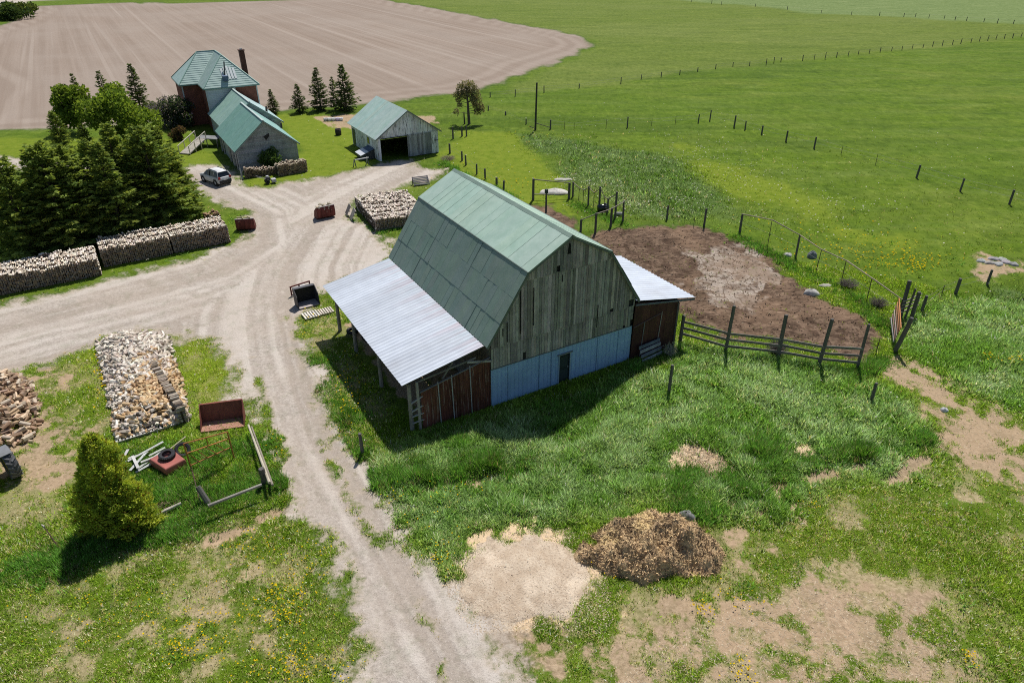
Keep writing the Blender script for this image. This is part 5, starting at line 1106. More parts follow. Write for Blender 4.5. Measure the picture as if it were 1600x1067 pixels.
fence('pasture_fence', 'long wire fence from the utility pole across the meadow to the picture edge', [(763, 173, 165), (790, 180, 174), (822, 194, 186), (860, 202, 187), (882, 202, 190, True), (897, 202, 192, True), (947, 200, 186, True), (980, 200, 183), (1018, 196, 186, True), (1055, 194, 182, True), (1091, 192, 179), (1109, 189, 173), (1147, 199, 181), (1164, 203, 190), (1190, 210, 197), (1228, 221, 205), (1272, 232, 215), (1314, 241, 229, True), (1368, 257, 241, True), (1432, 278, 259), (1500, 299, 280), (1577, 319, 298), (1680, 350, 326)], (), (.5, .9), .11)
ff = [(850, 145, 134), (905, 138, 131), (970, 131, 121), (1002, 124, 117), (1033, 121, 113), (1062, 117, 110), (1090, 112, 106), (1118, 108, 101), (1145, 104, 98), (1171, 103, 97), (1197, 102, 92), (1209, 99, 90), (1220, 97, 91), (1254, 95, 87), (1272, 93, 86), (1289, 93, 83), (1307, 90, 83), (1325, 88, 81), (1341, 85, 80), (1358, 84, 78), (1375, 82, 75), (1393, 80, 75), (1409, 79, 73), (1425, 77, 71), (1442, 75, 70), (1457, 73, 66), (1472, 72, 65), (1488, 70, 64), (1501, 69, 62), (1517, 67, 61), (1530, 65, 59), (1543, 64, 57), (1556, 62, 56), (1569, 61, 55), (1582, 60, 54), (1595, 59, 53), (1625, 56, 50)]
fence('line_fence', 'far line of small fence posts crossing the whole upper meadow', [(766, 152, 144), (805, 151, 140)]+ff, (), (.5, .9), .09)
fence('line_fence', 'farthest faint line of fence posts near the top of the picture', [(1080, 4, 0), (1112, 6, 1), (1127, 8, 3), (1180, 11, 7), (1230, 16, 11), (1283, 21, 17), (1330, 24, 19), (1374, 25, 20), (1412, 27, 22), (1430, 27, 22), (1451, 29, 24), (1475, 30, 25), (1492, 32, 27), (1510, 33, 28), (1537, 35, 30), (1558, 37, 31), (1583, 38, 33), (1630, 42, 37)], (), (.9,), .10)
fence('lane_fence', 'low post and wire fence from the shed along the lane behind the barn', [(703, 240, 224), (722, 251, 236), (728, 258, 242), (745, 272, 256), (758, 280, 263), (776, 289, 277), (787, 297, 282)], (), (.4, .8), .12)
fence('pen_fence', 'pole and wire fence of the small pen with a log rail across its end', [(833, 312, 279), (889, 310, 285)], (.95, .25), (), .14, .06)
fence('pen_fence', 'pole topped fence with netting along the meadow side of the small pen', [(895, 307, 284), (904, 312, 292, True), (911, 316, 296, True), (919, 321, 291), (927, 325, 300, True), (936, 329, 292), (943, 331, 306, True), (949, 333, 310), (961, 341, 300)], (.92,), (.15, .3, .45, .6, .75), .11, .045)
fence('pen_fence', 'sloping pole fence between the small pen and the muddy yard', [(907, 362, 343), (930, 364, 333), (954, 354, 325), (973, 346, 314)], (.95,), (), .12, .05)
g0 = G(853, 331); pb = lone_post('post with a dark box on top inside the small pen', (853, 331), 298, .11); mm = MB(); mm.box((0, 0, 1.0-.02), (2.6, 2.2, .18), None, (.03, .05, .045)); mm.build('box', M['paint'], pb)
YP = 'posts along the meadow side of the yard'
lone_post('slim post beside the mud nearest the small pen', (1042, 342), 321, .10, group=YP); lone_post('slim post beside the mud near the start of the pole fence', (1100, 353), 326, .11, group=YP); lone_post('thin rod in the grass beside the mud between two posts', (1084, 352), 334, .03, me=STEEL, group=YP)
lone_post('weathered post alone in the tall grass before the rusty shed', (1045, 612), 570, .11); lone_post('short dark post in the lush grass past the board fence', (1361, 627), 600, .11, (0, .08)); lone_post('leaning grey post by the drive near the lean-to corner', (567, 709), 674, .11, (-.05, -.05))
for (b, ty, w) in (((708, 217), 198, 'dark post nearest the white shed in the row of three'), ((722, 213), 197, 'middle dark post of the row of three below the pine'), ((729, 213), 197, 'dark post nearest the meadow in the row of three')): lone_post(w, b, ty, .12, group='posts below the pine')
lone_post('thin steel rod leaning beside the opening of the muddy yard', (1368, 554), 526, .03, (0, .1), me=STEEL)
# utility pole with its brace
po_ = thing('utility_pole', 'tall dark utility pole in the meadow fence', 'pole', (*G(836.5, 203)[:2], -.05)); m = MB(); hh = hgt((836.5, 203), 129); m.tube((0, 0, -.1), (.12, 0, hh), .16, .12, 10, (.055, .05, .045), .03); m.build('pole', M['weathered_wood'], po_)
m = MB(); m.tube((.1, 0, 1.0), (2.35, -.05, .35), .06, .05, 6, (.16, .14, .11)); m.build('brace', M['weathered_wood'], po_); m = MB(); m.tube((-.9, .2, .5), (0, 0, .2), .06, .05, 6, (.1, .09, .08)); m.build('stay', M['weathered_wood'], po_)
# corner gate: five long rails hung low against heavy leaning posts
gp = thing('wooden_gate', 'orange and grey railed gate leaning at the corner of the yard', 'gate', (*G(1397, 548)[:2], 0)); L0 = gp.location.copy()
ends = []
for i, (z, c) in enumerate(((.50, (.30, .28, .27)), (.78, (.24, .15, .12)), (1.05, (.36, .30, .26)), (1.32, (.27, .14, .09)), (1.60, (.42, .19, .08)), (1.88, (.48, .21, .08)))):
    t = i/5; p, q_ = G(1396.5+11*t, 534-21*t, z)-L0, G(1392+12.5*t, 497-30*t, z+.1)-L0; ends.append((p, q_))
    mm = MB(); mm.beam(p, q_, .06, .14, c); mm.build('rail', M['weathered_wood'], gp)
for t in (.12, .5, .9):
    mm = MB(); a, b_ = ends[0][0].lerp(ends[0][1], t), ends[-1][0].lerp(ends[-1][1], t); mm.beam(a+Vector((.07, .03, -.1)), b_+Vector((.07, .03, .1)), .05, .1, (.14, .12, .10)); mm.build('stile', M['weathered_wood'], gp)
GPs = 'heavy posts at the corner gate'
lone_post('heavy dark post at the near end of the corner gate', (1398, 549), 494, .15, (0, .13), GPs); lone_post('tallest heavy post at the hinge of the corner gate', (1406, 497), 441, .16, (0, .06), GPs)
lone_post('thin post just behind the hinge of the corner gate', (1413, 500), 452, .08, (0, .04), GPs); lone_post('heavy post of the corner bracing beside the wire fence', (1424, 497), 456, .15, (0, .06), GPs)
cb = thing('corner_brace', 'stack of short pale rails wedged between the gate posts', 'rail', (*G(1408, 500)[:2], 0)); a, b_ = Vector((.1, .1, 0)), G(1425, 492)-cb.location
for z in (.55, .9, 1.2, 1.5):
    mm = MB(); mm.tube(a+Vector((-.3, 0, z)), b_+Vector((.3, .1, z+.25)), .06, .05, 6, jc((.36, .31, .24), .15)); mm.build('rail', M['weathered_wood'], cb)
# the foreground pen
m = MB(); a, b_ = G(329, 791, -.05), G(309, 760, .95); m.tube((0, 0, 0), b_-a, .16, .14, 8, (.13, .125, .115), .06); o = m.build('fence_post', M['weathered_wood']); o.location = a; tag(o, 'thick grey post leaning over at the corner of the grassy pen', 'post')
lone_post('thick dark post at the drive end of the pen log', (415, 756), 729, .17, (0, -.05))
m = MB(); a, b_ = G(325, 790, .75), G(409, 757, .8); m.tube(a, b_, .085, .075, 8, (.27, .25, .22), .06); o = m.build('pen_rail', M['weathered_wood']); tag(o, 'weathered log rail resting between two thick posts of the pen', 'rail')
m = MB(); a, b_ = G(388, 664, .55), G(421, 754, .75); m.tube(a, b_, .06, .08, 8, (.44, .40, .31), .05); m.tube(Vector(a)+Vector((.12, .1, -.2)), Vector(b_)+Vector((.08, .1, -.25)), .05, .07, 7, (.25, .22, .18), .05); o = m.build('pen_rail', M['weathered_wood']); tag(o, 'long pale pole along the drive side of the pen', 'rail')
# ================================================================ vehicles and farm things
def rot2(v): return math.atan2(v.y, v.x)
# --- the silver crossover
cL = 4.25; car = thing('parked_car', 'silver crossover car parked on the gravel by the grey kitchen wing', 'car', (-34.9, 79.95, -.03), math.atan2(.62, -.78))
SILV = (.52, .53, .54); BLK = (.02, .02, .022)
def loft(mb, secs, col, close=True):
    n = len(secs[0]); base = len(mb.v)
    for s in secs: mb.v.extend(s); mb.c.extend([col]*n)
    for k in range(len(secs)-1):
        for i in range(n): mb.f.append((base+k*n+i, base+k*n+(i+1) % n, base+(k+1)*n+(i+1) % n, base+(k+1)*n+i))
    mb.f.append(tuple(base+i for i in range(n-1, -1, -1))); mb.f.append(tuple(base+(len(secs)-1)*n+i for i in range(n)))
def csec(x, w, zb, zt, b=.10): return [(x, -w, zb+b), (x, -w+b, zb), (x, w-b, zb), (x, w, zb+b), (x, w+.01, (zb+zt)/2), (x, w-.03, zt-b*.6), (x, w-.12, zt), (x, -w+.12, zt), (x, -w+.03, zt-b*.6), (x, -w-.01, (zb+zt)/2)]
m = MB(); loft(m, [csec(-2.10, .74, .42, .95), csec(-2.02, .84, .30, 1.02), csec(-1.3, .88, .26, 1.04), csec(0, .89, .25, 1.02), csec(.95, .88, .26, 1.0), csec(1.6, .86, .28, .94), csec(1.98, .78, .32, .84), csec(2.12, .66, .40, .72)], SILV); m.build('body', M['paint'], car, True)
def cab(x, w, z0, w1, z1): return [(x, -w, z0), (x, w, z0), (x, w1, z1), (x, -w1, z1)]
m = MB(); loft(m, [[(-2.0, -.78, 1.0), (-2.0, .78, 1.0), (-1.72, .60, 1.52), (-1.72, -.60, 1.52)], [(-1.2, -.83, 1.0), (-1.2, .83, 1.0), (-1.2, .63, 1.60), (-1.2, -.63, 1.60)], [(.3, -.83, 1.0), (.3, .83, 1.0), (.15, .62, 1.60), (.15, -.62, 1.60)], [(1.1, -.80, .98), (1.1, .80, .98), (.42, .58, 1.50), (.42, -.58, 1.50)]], BLK); m.build('window', M['dark_glass'], car)
m = MB(); loft(m, [[(-1.80, -.62, 1.52), (-1.80, .62, 1.52), (-1.76, .56, 1.58), (-1.76, -.56, 1.58)], [(-1.1, -.66, 1.60), (-1.1, .66, 1.60), (-1.1, .58, 1.66), (-1.1, -.58, 1.66)], [(.1, -.65, 1.60), (.1, .65, 1.60), (.1, .56, 1.65), (.1, -.56, 1.65)], [(.45, -.60, 1.50), (.45, .60, 1.50), (.42, .54, 1.54), (.42, -.54, 1.54)]], (.60, .61, .62)); m.build('roof', M['paint'], car, True)
for s in (-1, 1):
    m = MB(); m.beam((-1.98, s*.79, 1.0), (-1.75, s*.62, 1.54), .07, .16, SILV); m.beam((-1.05, s*.835, 1.0), (-1.15, s*.645, 1.58), .03, .09, SILV); m.beam((-.25, s*.84, 1.0), (-.25, s*.645, 1.6), .03, .07, (.03, .03, .03)); m.beam((1.08, s*.80, .99), (.44, s*.59, 1.52), .06, .06, SILV); m.build('pillar', M['paint'], car)
    m = MB(); m.beam((-1.6, s*.56, 1.66), (.1, s*.56, 1.69), .04, .05, (.05, .05, .055)); m.build('roof_rail', M['dark_metal'], car)
    m = MB(); m.box((-2.06, s*.68, .92), (.10, .26, .24), None, (.28, .02, .018)); m.build('tail_light', M['paint'], car)
    m = MB(); m.box((2.0, s*.62, .74), (.2, .26, .14), None, (.7, .7, .7)); m.build('headlight', M['paint'], car)
    m = MB(); m.box((.85, s*.96, 1.03), (.14, .18, .13), None, SILV); m.build('mirror', M['paint'], car)
    for x in (-1.32, 1.28):
        wh = thing('wheel', None, None, (x, s*.80, .33)); wh.parent = car; Rx = Matrix.Rotation(math.pi/2, 3, 'X')
        m = MB(); m.lathe([(.20, -.11), (.31, -.11), (.335, -.07), (.335, .07), (.31, .11), (.20, .11), (.20, -.11)], (0, 0, 0), 20, Rx, BLK); m.build('tyre', M['rubber'], wh, True)
        m = MB(); m.lathe([(0, .09*-s), (.06, .10*-s), (.20, .08*-s)], (0, 0, 0), 14, Rx, (.45, .45, .46)); m.build('rim', M['paint'], wh)
        m = MB(); m.lathe([(.355, -.10), (.42, -.10), (.42, .10), (.355, .10), (.355, -.10)], (x, s*.82, .36), 20, Rx, (.025, .025, .027)); m.build('wheel_arch', M['dark_metal'], car)
m = MB(); m.box((-2.08, 0, .50), (.16, 1.5, .30), None, (.025, .025, .027)); m.box((-2.14, 0, .72), (.05, .5, .13), None, (.6, .6, .58)); m.build('bumper', M['dark_metal'], car)
# --- a far dark car on the road
fc = thing('distant_car', 'tiny dark car driving on the road at the far corner', 'car', (*G(11, 9)[:2], 0), .35); m = MB(); loft(m, [csec(-2.2, .8, .4, .95), csec(-1.5, .88, .28, 1.0), csec(1.3, .88, .28, .98), csec(2.2, .75, .4, .75)], (.03, .04, .07)); m.build('body', M['paint'], fc, True); m = MB(); loft(m, [cab(-1.8, .75, 1.0, .6, 1.3), cab(-.9, .78, 1.0, .62, 1.5), cab(.2, .78, 1.0, .6, 1.48), cab(1.1, .75, .98, .55, 1.05)], (.03, .035, .05)); m.build('cabin', M['dark_glass'], fc)
# --- tractor, only its rear wheel side inside the frame
tb = G(14, 752); tr = thing('tractor', 'green tractor with a big lugged rear tyre at the edge of the frame', 'tractor', (tb.x-.95*math.cos(R(50)), tb.y-.95*math.sin(R(50))+.55, -.03), R(140))
def big_wheel(parent, x, y, r, w, lug=True):
    wh = thing('wheel', None, None, (x, y, r)); wh.parent = parent; Rx = Matrix.Rotation(math.pi/2, 3, 'X'); m = MB()
    m.lathe([(r*.55, -w*.42), (r*.8, -w*.5), (r*.93, -w*.46), (r*.965, -w*.2), (r*.965, w*.2), (r*.93, w*.46), (r*.8, w*.5), (r*.55, w*.42), (r*.55, -w*.42)], (0, 0, 0), 40, Rx, (.10, .10, .105))
    if lug:
        nl = 18
        for i in range(nl):
            for s in (-1, 1):
                a0 = 2*math.pi*(i+(.25 if s > 0 else -.25))/nl; a1 = a0+.22
                p = lambda a, y_, rr: Vector((rr*math.cos(a), y_, rr*math.sin(a)))
                m.beam(p(a1, s*.02, r*.985), p(a0, s*w*.49, r*.96), .085, .07, (.15, .15, .155), up=tuple(p(a0, 0, 1)))
    m.build('tyre', M['rubber'], wh)
    m = MB(); m.lathe([(0, -w*.12), (r*.2, -w*.14), (r*.56, -w*.36), (r*.56, w*.36), (r*.2, w*.14), (0, w*.12)], (0, 0, 0), 24, Rx, (.55, .42, .03)); m.build('rim', M['paint'], wh)
GRN = (.03, .13, .025)
for s in (-1, 1):
    big_wheel(tr, 0, s*.95, .86, .52); big_wheel(tr, 2.25, s*.75, .42, .26, False)
    m = MB(); a = [R(58+i*11) for i in range(11)]
    for a0, a1 in zip(a[:-1], a[1:]):
        p = [(-.96*math.cos(q_), s*y, .86+.96*math.sin(q_)) for q_ in (a0, a1) for y in (.62, 1.16)]; m.add(p+[(x*1.0, y, z+.03) for x, y, z in p], [(0, 1, 3, 2), (4, 6, 7, 5), (0, 4, 5, 1), (2, 3, 7, 6), (0, 2, 6, 4), (1, 5, 7, 3)], GRN if a0 > R(112) else (.20, .21, .22))
    m.build('fender', M['paint'], tr)
m = MB(); m.box((1.5, 0, 1.12), (2.1, .62, .62), None, GRN); m.box((.1, 0, .85), (1.1, .5, .5), None, GRN); m.build('hood', M['paint'], tr, bevel=.06)
m = MB(); m.box((-.1, 0, 1.28), (.5, .55, .12), None, (.03, .03, .03)); m.box((-.33, 0, 1.55), (.10, .5, .5), None, (.03, .03, .03)); m.build('seat', M['rubber'], tr, bevel=.04)
m = MB(); m.tube((.65, 0, 1.4), (.45, 0, 1.72), .03, .03, 8, BLK); m.lathe([(.17, -.02), (.2, -.02), (.2, .02), (.17, .02), (.17, -.02)], (.45, 0, 1.74), 16, Matrix.Rotation(-.5, 3, 'Y'), BLK); m.build('steering_wheel', M['rubber'], tr)
# --- loader buckets filled with split wood
RED = (.17, .045, .035)
def bucket(label, b0, b1, h, depth, col, fill=True, logs=None, flip=False, group=None, openc=None):
    p0, p1 = G(*b0), G(*b1); ax = p1-p0; L = ax.length; o = thing('loader_bucket', label, 'bucket', (p0.x, p0.y, 0), rot2(ax), group)
    t = .035
    # curved back plate (towards the camera), floor, two cheeks
    prof = [(depth, .02), (.25*depth, .0), (.05, .12*h), (0, .4*h), (.04, .8*h), (.16, h)]
    m = MB()
    for (y0_, z0), (y1_, z1) in zip(prof[:-1], prof[1:]): m.add([(0, y0_, z0), (L, y0_, z0), (L, y1_, z1), (0, y1_, z1), (0, y0_+.0, z0+t), (L, y0_, z0+t), (L, y1_+t, z1), (0, y1_+t, z1)], [(0, 1, 2, 3), (7, 6, 5, 4), (0, 4, 5, 1), (2, 6, 7, 3), (0, 3, 7, 4), (1, 5, 6, 2)], col)
    for i in range(1, 4): m.box((L*i/4, -.03, h*.45), (.06, .06, h*.6), None, tuple(x*.7 for x in col))
    m.build('shell', M['rust_metal'], o)
    for x in (0, L-.04):
        m = MB(); m.prism([(x, y, z) for y, z in prof]+[(x, depth*.72, h*.62)], (.04, 0, 0), tuple(x_*.8 for x_ in col)); m.build('side_plate', M['rust_metal'], o)
    m = MB(); m.box((L/2, .12, h-.01), (L+.02, .14, .05), None, (.36, .33, .32)); m.build('top_lip', M['paint'], o)
    return o, L
def fill_bucket(label, o, L, h, depth, n, cols):
    m = MB(); qq = random.Random(int(L*1000))
    for i in range(n): add_log(m, (qq.uniform(.15, L-.15), qq.uniform(.15, depth*.75), qq.uniform(.25*h, h*1.08)), (qq.uniform(-1, 1), qq.uniform(-1, 1), qq.uniform(-.3, .3)), .42, qq.uniform(.06, .09), jc(qq.choice(cols), .15), jc(qq.choice(cols), .15), q=qq)
    k = m.build('firewood_load', M['log_wood']); k.location = o.location; k.rotation_euler = o.rotation_euler; tag(k, label, 'firewood')
o, L = bucket('red loader bucket heaped with firewood in the middle of the gravel', (497, 344), (525, 338), 1.25, 1.1, RED); fill_bucket('split firewood heaped in the red bucket in the middle of the gravel', o, L, 1.25, 1.1, 60, [(.52, .45, .33), (.46, .40, .28), (.56, .50, .40)])
o, L = bucket('red loader bucket standing on the grass point by the end of the long firewood row', (370, 361), (399, 359), 1.15, 1.0, RED); fill_bucket('yellowish firewood in the red bucket by the long firewood row', o, L, 1.15, 1.0, 26, [(.36, .33, .16), (.44, .38, .22), (.28, .27, .12)])
# --- rusty scoop opened towards us
p0, p1 = G(314, 676), G(381, 667); ax = p1-p0; L = ax.length; o = thing('rusty_scoop', 'open dark red steel scoop lying beside the drive near the orange frame', 'scoop', (p0.x, p0.y, 0), rot2(ax)); RS = (.20, .065, .048)
H, Dp = 1.15, .95
m = MB(); m.box((L/2, Dp*.5, .03), (L, Dp, .05), None, (.40, .20, .15)); m.build('floor', M['paint'], o)
m = MB(); m.prism([(0, Dp, 0), (0, Dp+.05, 0), (0, Dp+.30, H), (0, Dp+.25, H)], (L, 0, 0), RS); m.box((L/2, Dp+.26, H+.01), (L, .12, .05), None, RS); m.build('back_plate', M['rust_metal'], o)
for x in (-.03, L-.01):
    m = MB(); m.prism([(x, .05, 0), (x, Dp+.04, 0), (x, Dp+.3, H), (x, Dp+.1, H-.02)], (.04, 0, 0), RS); m.build('side_plate', M['rust_metal'], o)
# --- black steel box lying open, with a red frame behind
p0, p1 = G(468, 484), G(500, 476); ax = p1-p0; L = ax.length; o = thing('black_loader_box', 'open black steel box lying on its side by the pale pallets', 'box', (p0.x, p0.y, 0), rot2(ax)); K_ = (.045, .046, .052); H, Dp = 1.35, 1.15
m = MB(); m.box((L/2, Dp, H/2), (L, .05, H), None, (.02, .02, .022)); m.build('back_plate', M['dark_metal'], o)
m = MB(); m.box((L/2, Dp/2, .05), (L-.06, Dp, .05), None, (.42, .37, .36)); m.build('floor', M['paint'], o)
m = MB(); m.prism([(0, Dp-.32, H), (0, Dp+.02, H), (0, Dp+.02, H+.04), (0, Dp-.32, H+.04)], (L, 0, 0), (.09, .09, .10)); m.build('lid', M['dark_metal'], o)
for x in (-.03, L-.02):
    m = MB(); m.prism([(x, 0, 0), (x, Dp, 0), (x, Dp, H+.04), (x, Dp-.35, H+.04), (x, .15, H*.72)], (.05, 0, 0), K_); m.build('side_plate', M['dark_metal'], o)
fo = thing('red_steel_frame', 'low red steel frame on the gravel behind the black box', 'frame', (*G(455, 462)[:2], 0), rot2(G(486, 452)-G(455, 462))); L = (G(486, 452)-G(455, 462)).length
m = MB(); m.beam((0, 0, .75), (L, 0, .75), .09, .09, (.14, .03, .028)); m.beam((0, 0, .35), (L, 0, .35), .07, .07, (.14, .03, .028)); m.build('rail', M['rust_metal'], fo)
for x in (.05, L*.45, L-.05):
    m = MB(); m.beam((x, 0, -.02), (x, 0, .78), .09, .09, (.12, .03, .025)); m.build('leg', M['rust_metal'], fo)
m = MB(); m.box((L*.5, .3, .42), (L*.6, .3, .04), None, (.50, .48, .46)); m.build('plate', M['paint'], fo)
# --- orange frame standing in the grass
gl, gr_ = G(305, 752), G(366, 716); of = thing('orange_steel_frame', 'rusty orange tube frame with diagonal bars standing in the tall grass', 'frame', (gl.x, gl.y, 0)); v = gr_-gl; OR = (.38, .145, .045)
hl, hr = 2.55, 1.85
def OF(t, z): return v*t+Vector((0, 0, z*(hl*(1-t)+hr*t)))
m = MB()
for z in (1.0, .75, .43): m.tube(OF(0, z), OF(1, z), .032, .032, 7, jc(OR, .12))
m.build('bar', M['rust_metal'], of)
for t in (0, 1):
    m = MB(); m.tube(OF(t, 0), OF(t, 1.0), .036, .036, 7, OR); m.build('leg', M['rust_metal'], of)
m = MB()
for t0, t1 in ((0, .19), (.19, .40), (.40, .62), (.62, .82)): m.tube(OF(t0+.02, .75), OF(t1+.02, .43), .022, .022, 6, jc(OR, .15))
m.tube(OF(.5, .75), OF(.5, 1), .022, .022, 6, OR); m.build('diagonal', M['rust_metal'], of)
m = MB(); m.tube(OF(0, .42)+Vector((.05, -.05, 0)), G(317, 800)-gl, .025, .02, 6, (.10, .07, .05)); m.build('prop', M['rust_metal'], of)
# --- rusty red hood panel with two tyres
c4 = [G(235, 727), G(261, 744), G(293, 727), G(270, 709)]; cen = sum(c4, Vector())/4
o = thing('red_hood_panel', 'faded red tractor hood lying flat in the grass with a tyre on it', 'panel', (cen.x, cen.y, 0)); FR = (.36, .115, .095)
m = MB(); lo = [p-cen for p in c4]; prof = [(1.0, .02), (1.0, .30), (.97, .42), (.90, .47)]; vs = []
for k, z in prof: vs += [(p.x*k, p.y*k, z) for p in lo]
m.add(vs, [(j*4+i, j*4+(i+1) % 4, (j+1)*4+(i+1) % 4, (j+1)*4+i) for j in range(3) for i in range(4)]+[(12, 13, 14, 15)], FR); m.build('panel', M['paint'], o, bevel=.03)
m = MB(); m.box((.1, -.1, .485), (.35, .06, .04), Matrix.Rotation(.6, 3, 'Z'), (.25, .08, .06)); m.build('handle', M['paint'], o)
def tyre(label, loc, rot, r=.42, w=.24):
    t_ = thing('old_tyre', label, 'tyre', loc); t_.rotation_euler = rot; m = MB(); m.lathe([(r*.58, -w*.4), (r*.85, -w*.5), (r*.98, -w*.3), (r, 0), (r*.98, w*.3), (r*.85, w*.5), (r*.58, w*.4), (r*.62, 0), (r*.58, -w*.4)], (0, 0, 0), 30, None, (.035, .035, .04))
    for i in range(26):
        a = 2*math.pi*i/26; m.box((r*.99*math.cos(a), r*.99*math.sin(a), 0), (.03, .05, w*.7), Matrix.Rotation(a, 3, 'Z'), (.03, .03, .033))
    m.build('rubber', M['rubber'], t_); return t_
tg = G(261, 711, .6); tyre('black tyre lying on the faded red hood panel', (tg.x, tg.y, .62), (.1, .05, 0))
tg = G(280, 713); tyre('black tyre tipped in the grass behind the faded red hood panel', (tg.x+.15, tg.y+.25, .28), (.75, .5, .3), .42, .26)
# --- boards thrown down beside the cedar
bd = [((186, 727), (200, 702), .2), ((193, 724), (255, 690), .25), ((203, 735), (230, 705), .2), ((200, 716), (224, 709), .18), ((214, 733), (252, 706), .12), ((207, 712), (216, 731), .3), ((212, 738), (240, 722), .1), ((233, 712), (258, 699), .1), ((220, 722), (246, 712), .22), ((196, 731), (236, 716), .05)]
for i, (a, b_, z) in enumerate(bd):
    p, q_ = G(*a, z), G(*b_, z+.05); m = MB(); m.beam((0, 0, 0), q_-p, .15, .035, jc((.47, .47, .45), .12)); o = m.build('loose_board', M['weathered_wood']); o.location = p; tag(o, 'silver grey board thrown on the pile beside the cedar', 'board', 'grey boards piled beside the cedar')
p, q_ = G(240, 722, .25), G(290, 682, .35); m = MB(); m.tube((0, 0, 0), q_-p, .04, .035, 7, (.45, .40, .28)); o = m.build('wooden_pole', M['weathered_wood']); o.location = p; tag(o, 'long thin wooden pole lying past the tyres towards the heap', 'pole')
p, q_ = G(236, 808, .15), G(283, 786, .2); m = MB(); m.tube((0, 0, 0), q_-p, .09, .08, 9, (.42, .38, .33), .06); o = m.build('fallen_log', M['bark']); o.location = p; tag(o, 'pale barkless log lying in the grass before the pen', 'log')
m = MB(); qq = random.Random(2)
for i in range(34): add_log(m, (qq.uniform(-.1, 1.1), qq.uniform(.1, .55), qq.uniform(.02, .12)), (1, .5+qq.uniform(-.3, .3), 0), qq.uniform(.2, .5), .035, jc((.20, .13, .10), .25), jc((.2, .13, .1), .2), q=qq)
o = m.build('bark_heap', M['bark']); g_ = G(240, 800); o.location = (g_.x, g_.y, 0); o.rotation_euler = (0, 0, .2); tag(o, 'flat heap of reddish bark slabs behind the pale log', 'bark heap')
# --- small things by the white shed and the kitchen wing
p0, p1 = G(556, 262), G(577, 258); o = thing('sawhorse', 'pale metal trestle standing in the grass by the white shed', 'trestle', (p0.x, p0.y, 0), rot2(p1-p0)); L = (p1-p0).length
m = MB(); m.beam((0, 0, .95), (L, 0, .95), .12, .10, (.55, .56, .56)); m.build('bar', M['paint'], o)
for x in (.05, L-.05):
    m = MB(); m.beam((x, -.02, -.02), (x, .35, .95), .09, .09, (.12, .13, .12)); m.beam((x, .75, -.02), (x, .35, .95), .09, .09, (.3, .32, .32)); m.build('leg', M['dark_metal'], o)
p0, p1 = G(647, 292), G(672, 289); o = thing('grey_crate', 'dark slatted crate tilted up on the grass beside the barn ridge', 'crate', (p0.x, p0.y, 0), rot2(p1-p0)); L = (p1-p0).length
for i in range(6):
    m = MB(); m.box((L/2, .1+i*.15, .16+i*.13), (L, .12, .05), Matrix.Rotation(.7, 3, 'X'), jc((.12, .12, .13), .25)); m.build('slat', M['weathered_wood'], o)
for x in (.08, L-.08):
    m = MB(); m.beam((x, 0, .04), (x, .95, .86), .08, .08, (.06, .06, .065)); m.beam((x, .95, -.02), (x, .9, .85), .08, .08, (.05, .05, .055)); m.build('side_rail', M['weathered_wood'], o)
m = MB(); m.lathe([(0, 0), (.42, 0), (.45, .45), (.42, .9), (.38, .9), (.36, .1), (0, .1)], (0, 0, 0), 16, None, (.035, .028, .025)); o = m.build('burn_barrel', M['rust_metal'], None, True); g_ = G(529, 211); o.location = (g_.x, g_.y, -.03); tag(o, 'rusty dark burn barrel on the lawn below the garden', 'barrel')
for i, (x, w) in enumerate(((509, 'grey'), (515, 'white'), (521.5, 'white'), (528, 'mauve'), (533, 'white'))):
    m = MB(); c = {'grey': (.55, .55, .55), 'white': (.74, .74, .74), 'mauve': (.62, .55, .72)}[w]; m.lathe([(0, 0), (.30, 0), (.36, .42), (.33, .42), (.28, .05), (0, .05)], (0, 0, 0), 12, None, c); o = m.build('plant_tub', M['paint'], None, True); g_ = G(x, 189-.15*i); o.location = (g_.x, g_.y, -.02)
    tag(o, ('grey tub at the house end of the row in the garden', 'white tub second in the row in the garden, next to the grey one', 'white tub in the middle of the row in the garden', 'mauve tub in the row of tubs in the garden', 'white tub at the shed end of the row in the garden')[i], 'tub', 'tubs in the garden')
g_ = G(418, 287); o = thing('garden_tiller', 'small black two wheeled tiller parked before the firewood by the kitchen wing', 'tiller', (g_.x, g_.y, 0), .5)
for s in (-1, 1):
    m = MB(); m.lathe([(.1, -.07), (.24, -.08), (.28, 0), (.24, .08), (.1, .07), (.1, -.07)], (0, s*.28, .27), 16, Matrix.Rotation(math.pi/2, 3, 'X'), (.03, .03, .03)); m.build('wheel', M['rubber'], o, True)
m = MB(); m.box((.1, 0, .55), (.6, .35, .38), None, (.05, .05, .06)); m.lathe([(0, .2), (.16, .18), (.17, 0)], (.1, 0, .74), 12, None, (.5, .5, .52)); m.build('engine', M['dark_metal'], o, bevel=.03)
m = MB(); m.beam((-.1, .2, .6), (-1.1, .3, 1.0), .04, .04, (.35, .35, .36)); m.beam((-.1, -.2, .6), (-1.1, -.3, 1.0), .04, .04, (.35, .35, .36)); m.build('handlebar', M['dark_metal'], o)
m = MB(); m.box((.75, 0, .3), (.5, .7, .35), None, (.4, .4, .42)); m.build('tine_guard', M['paint'], o)
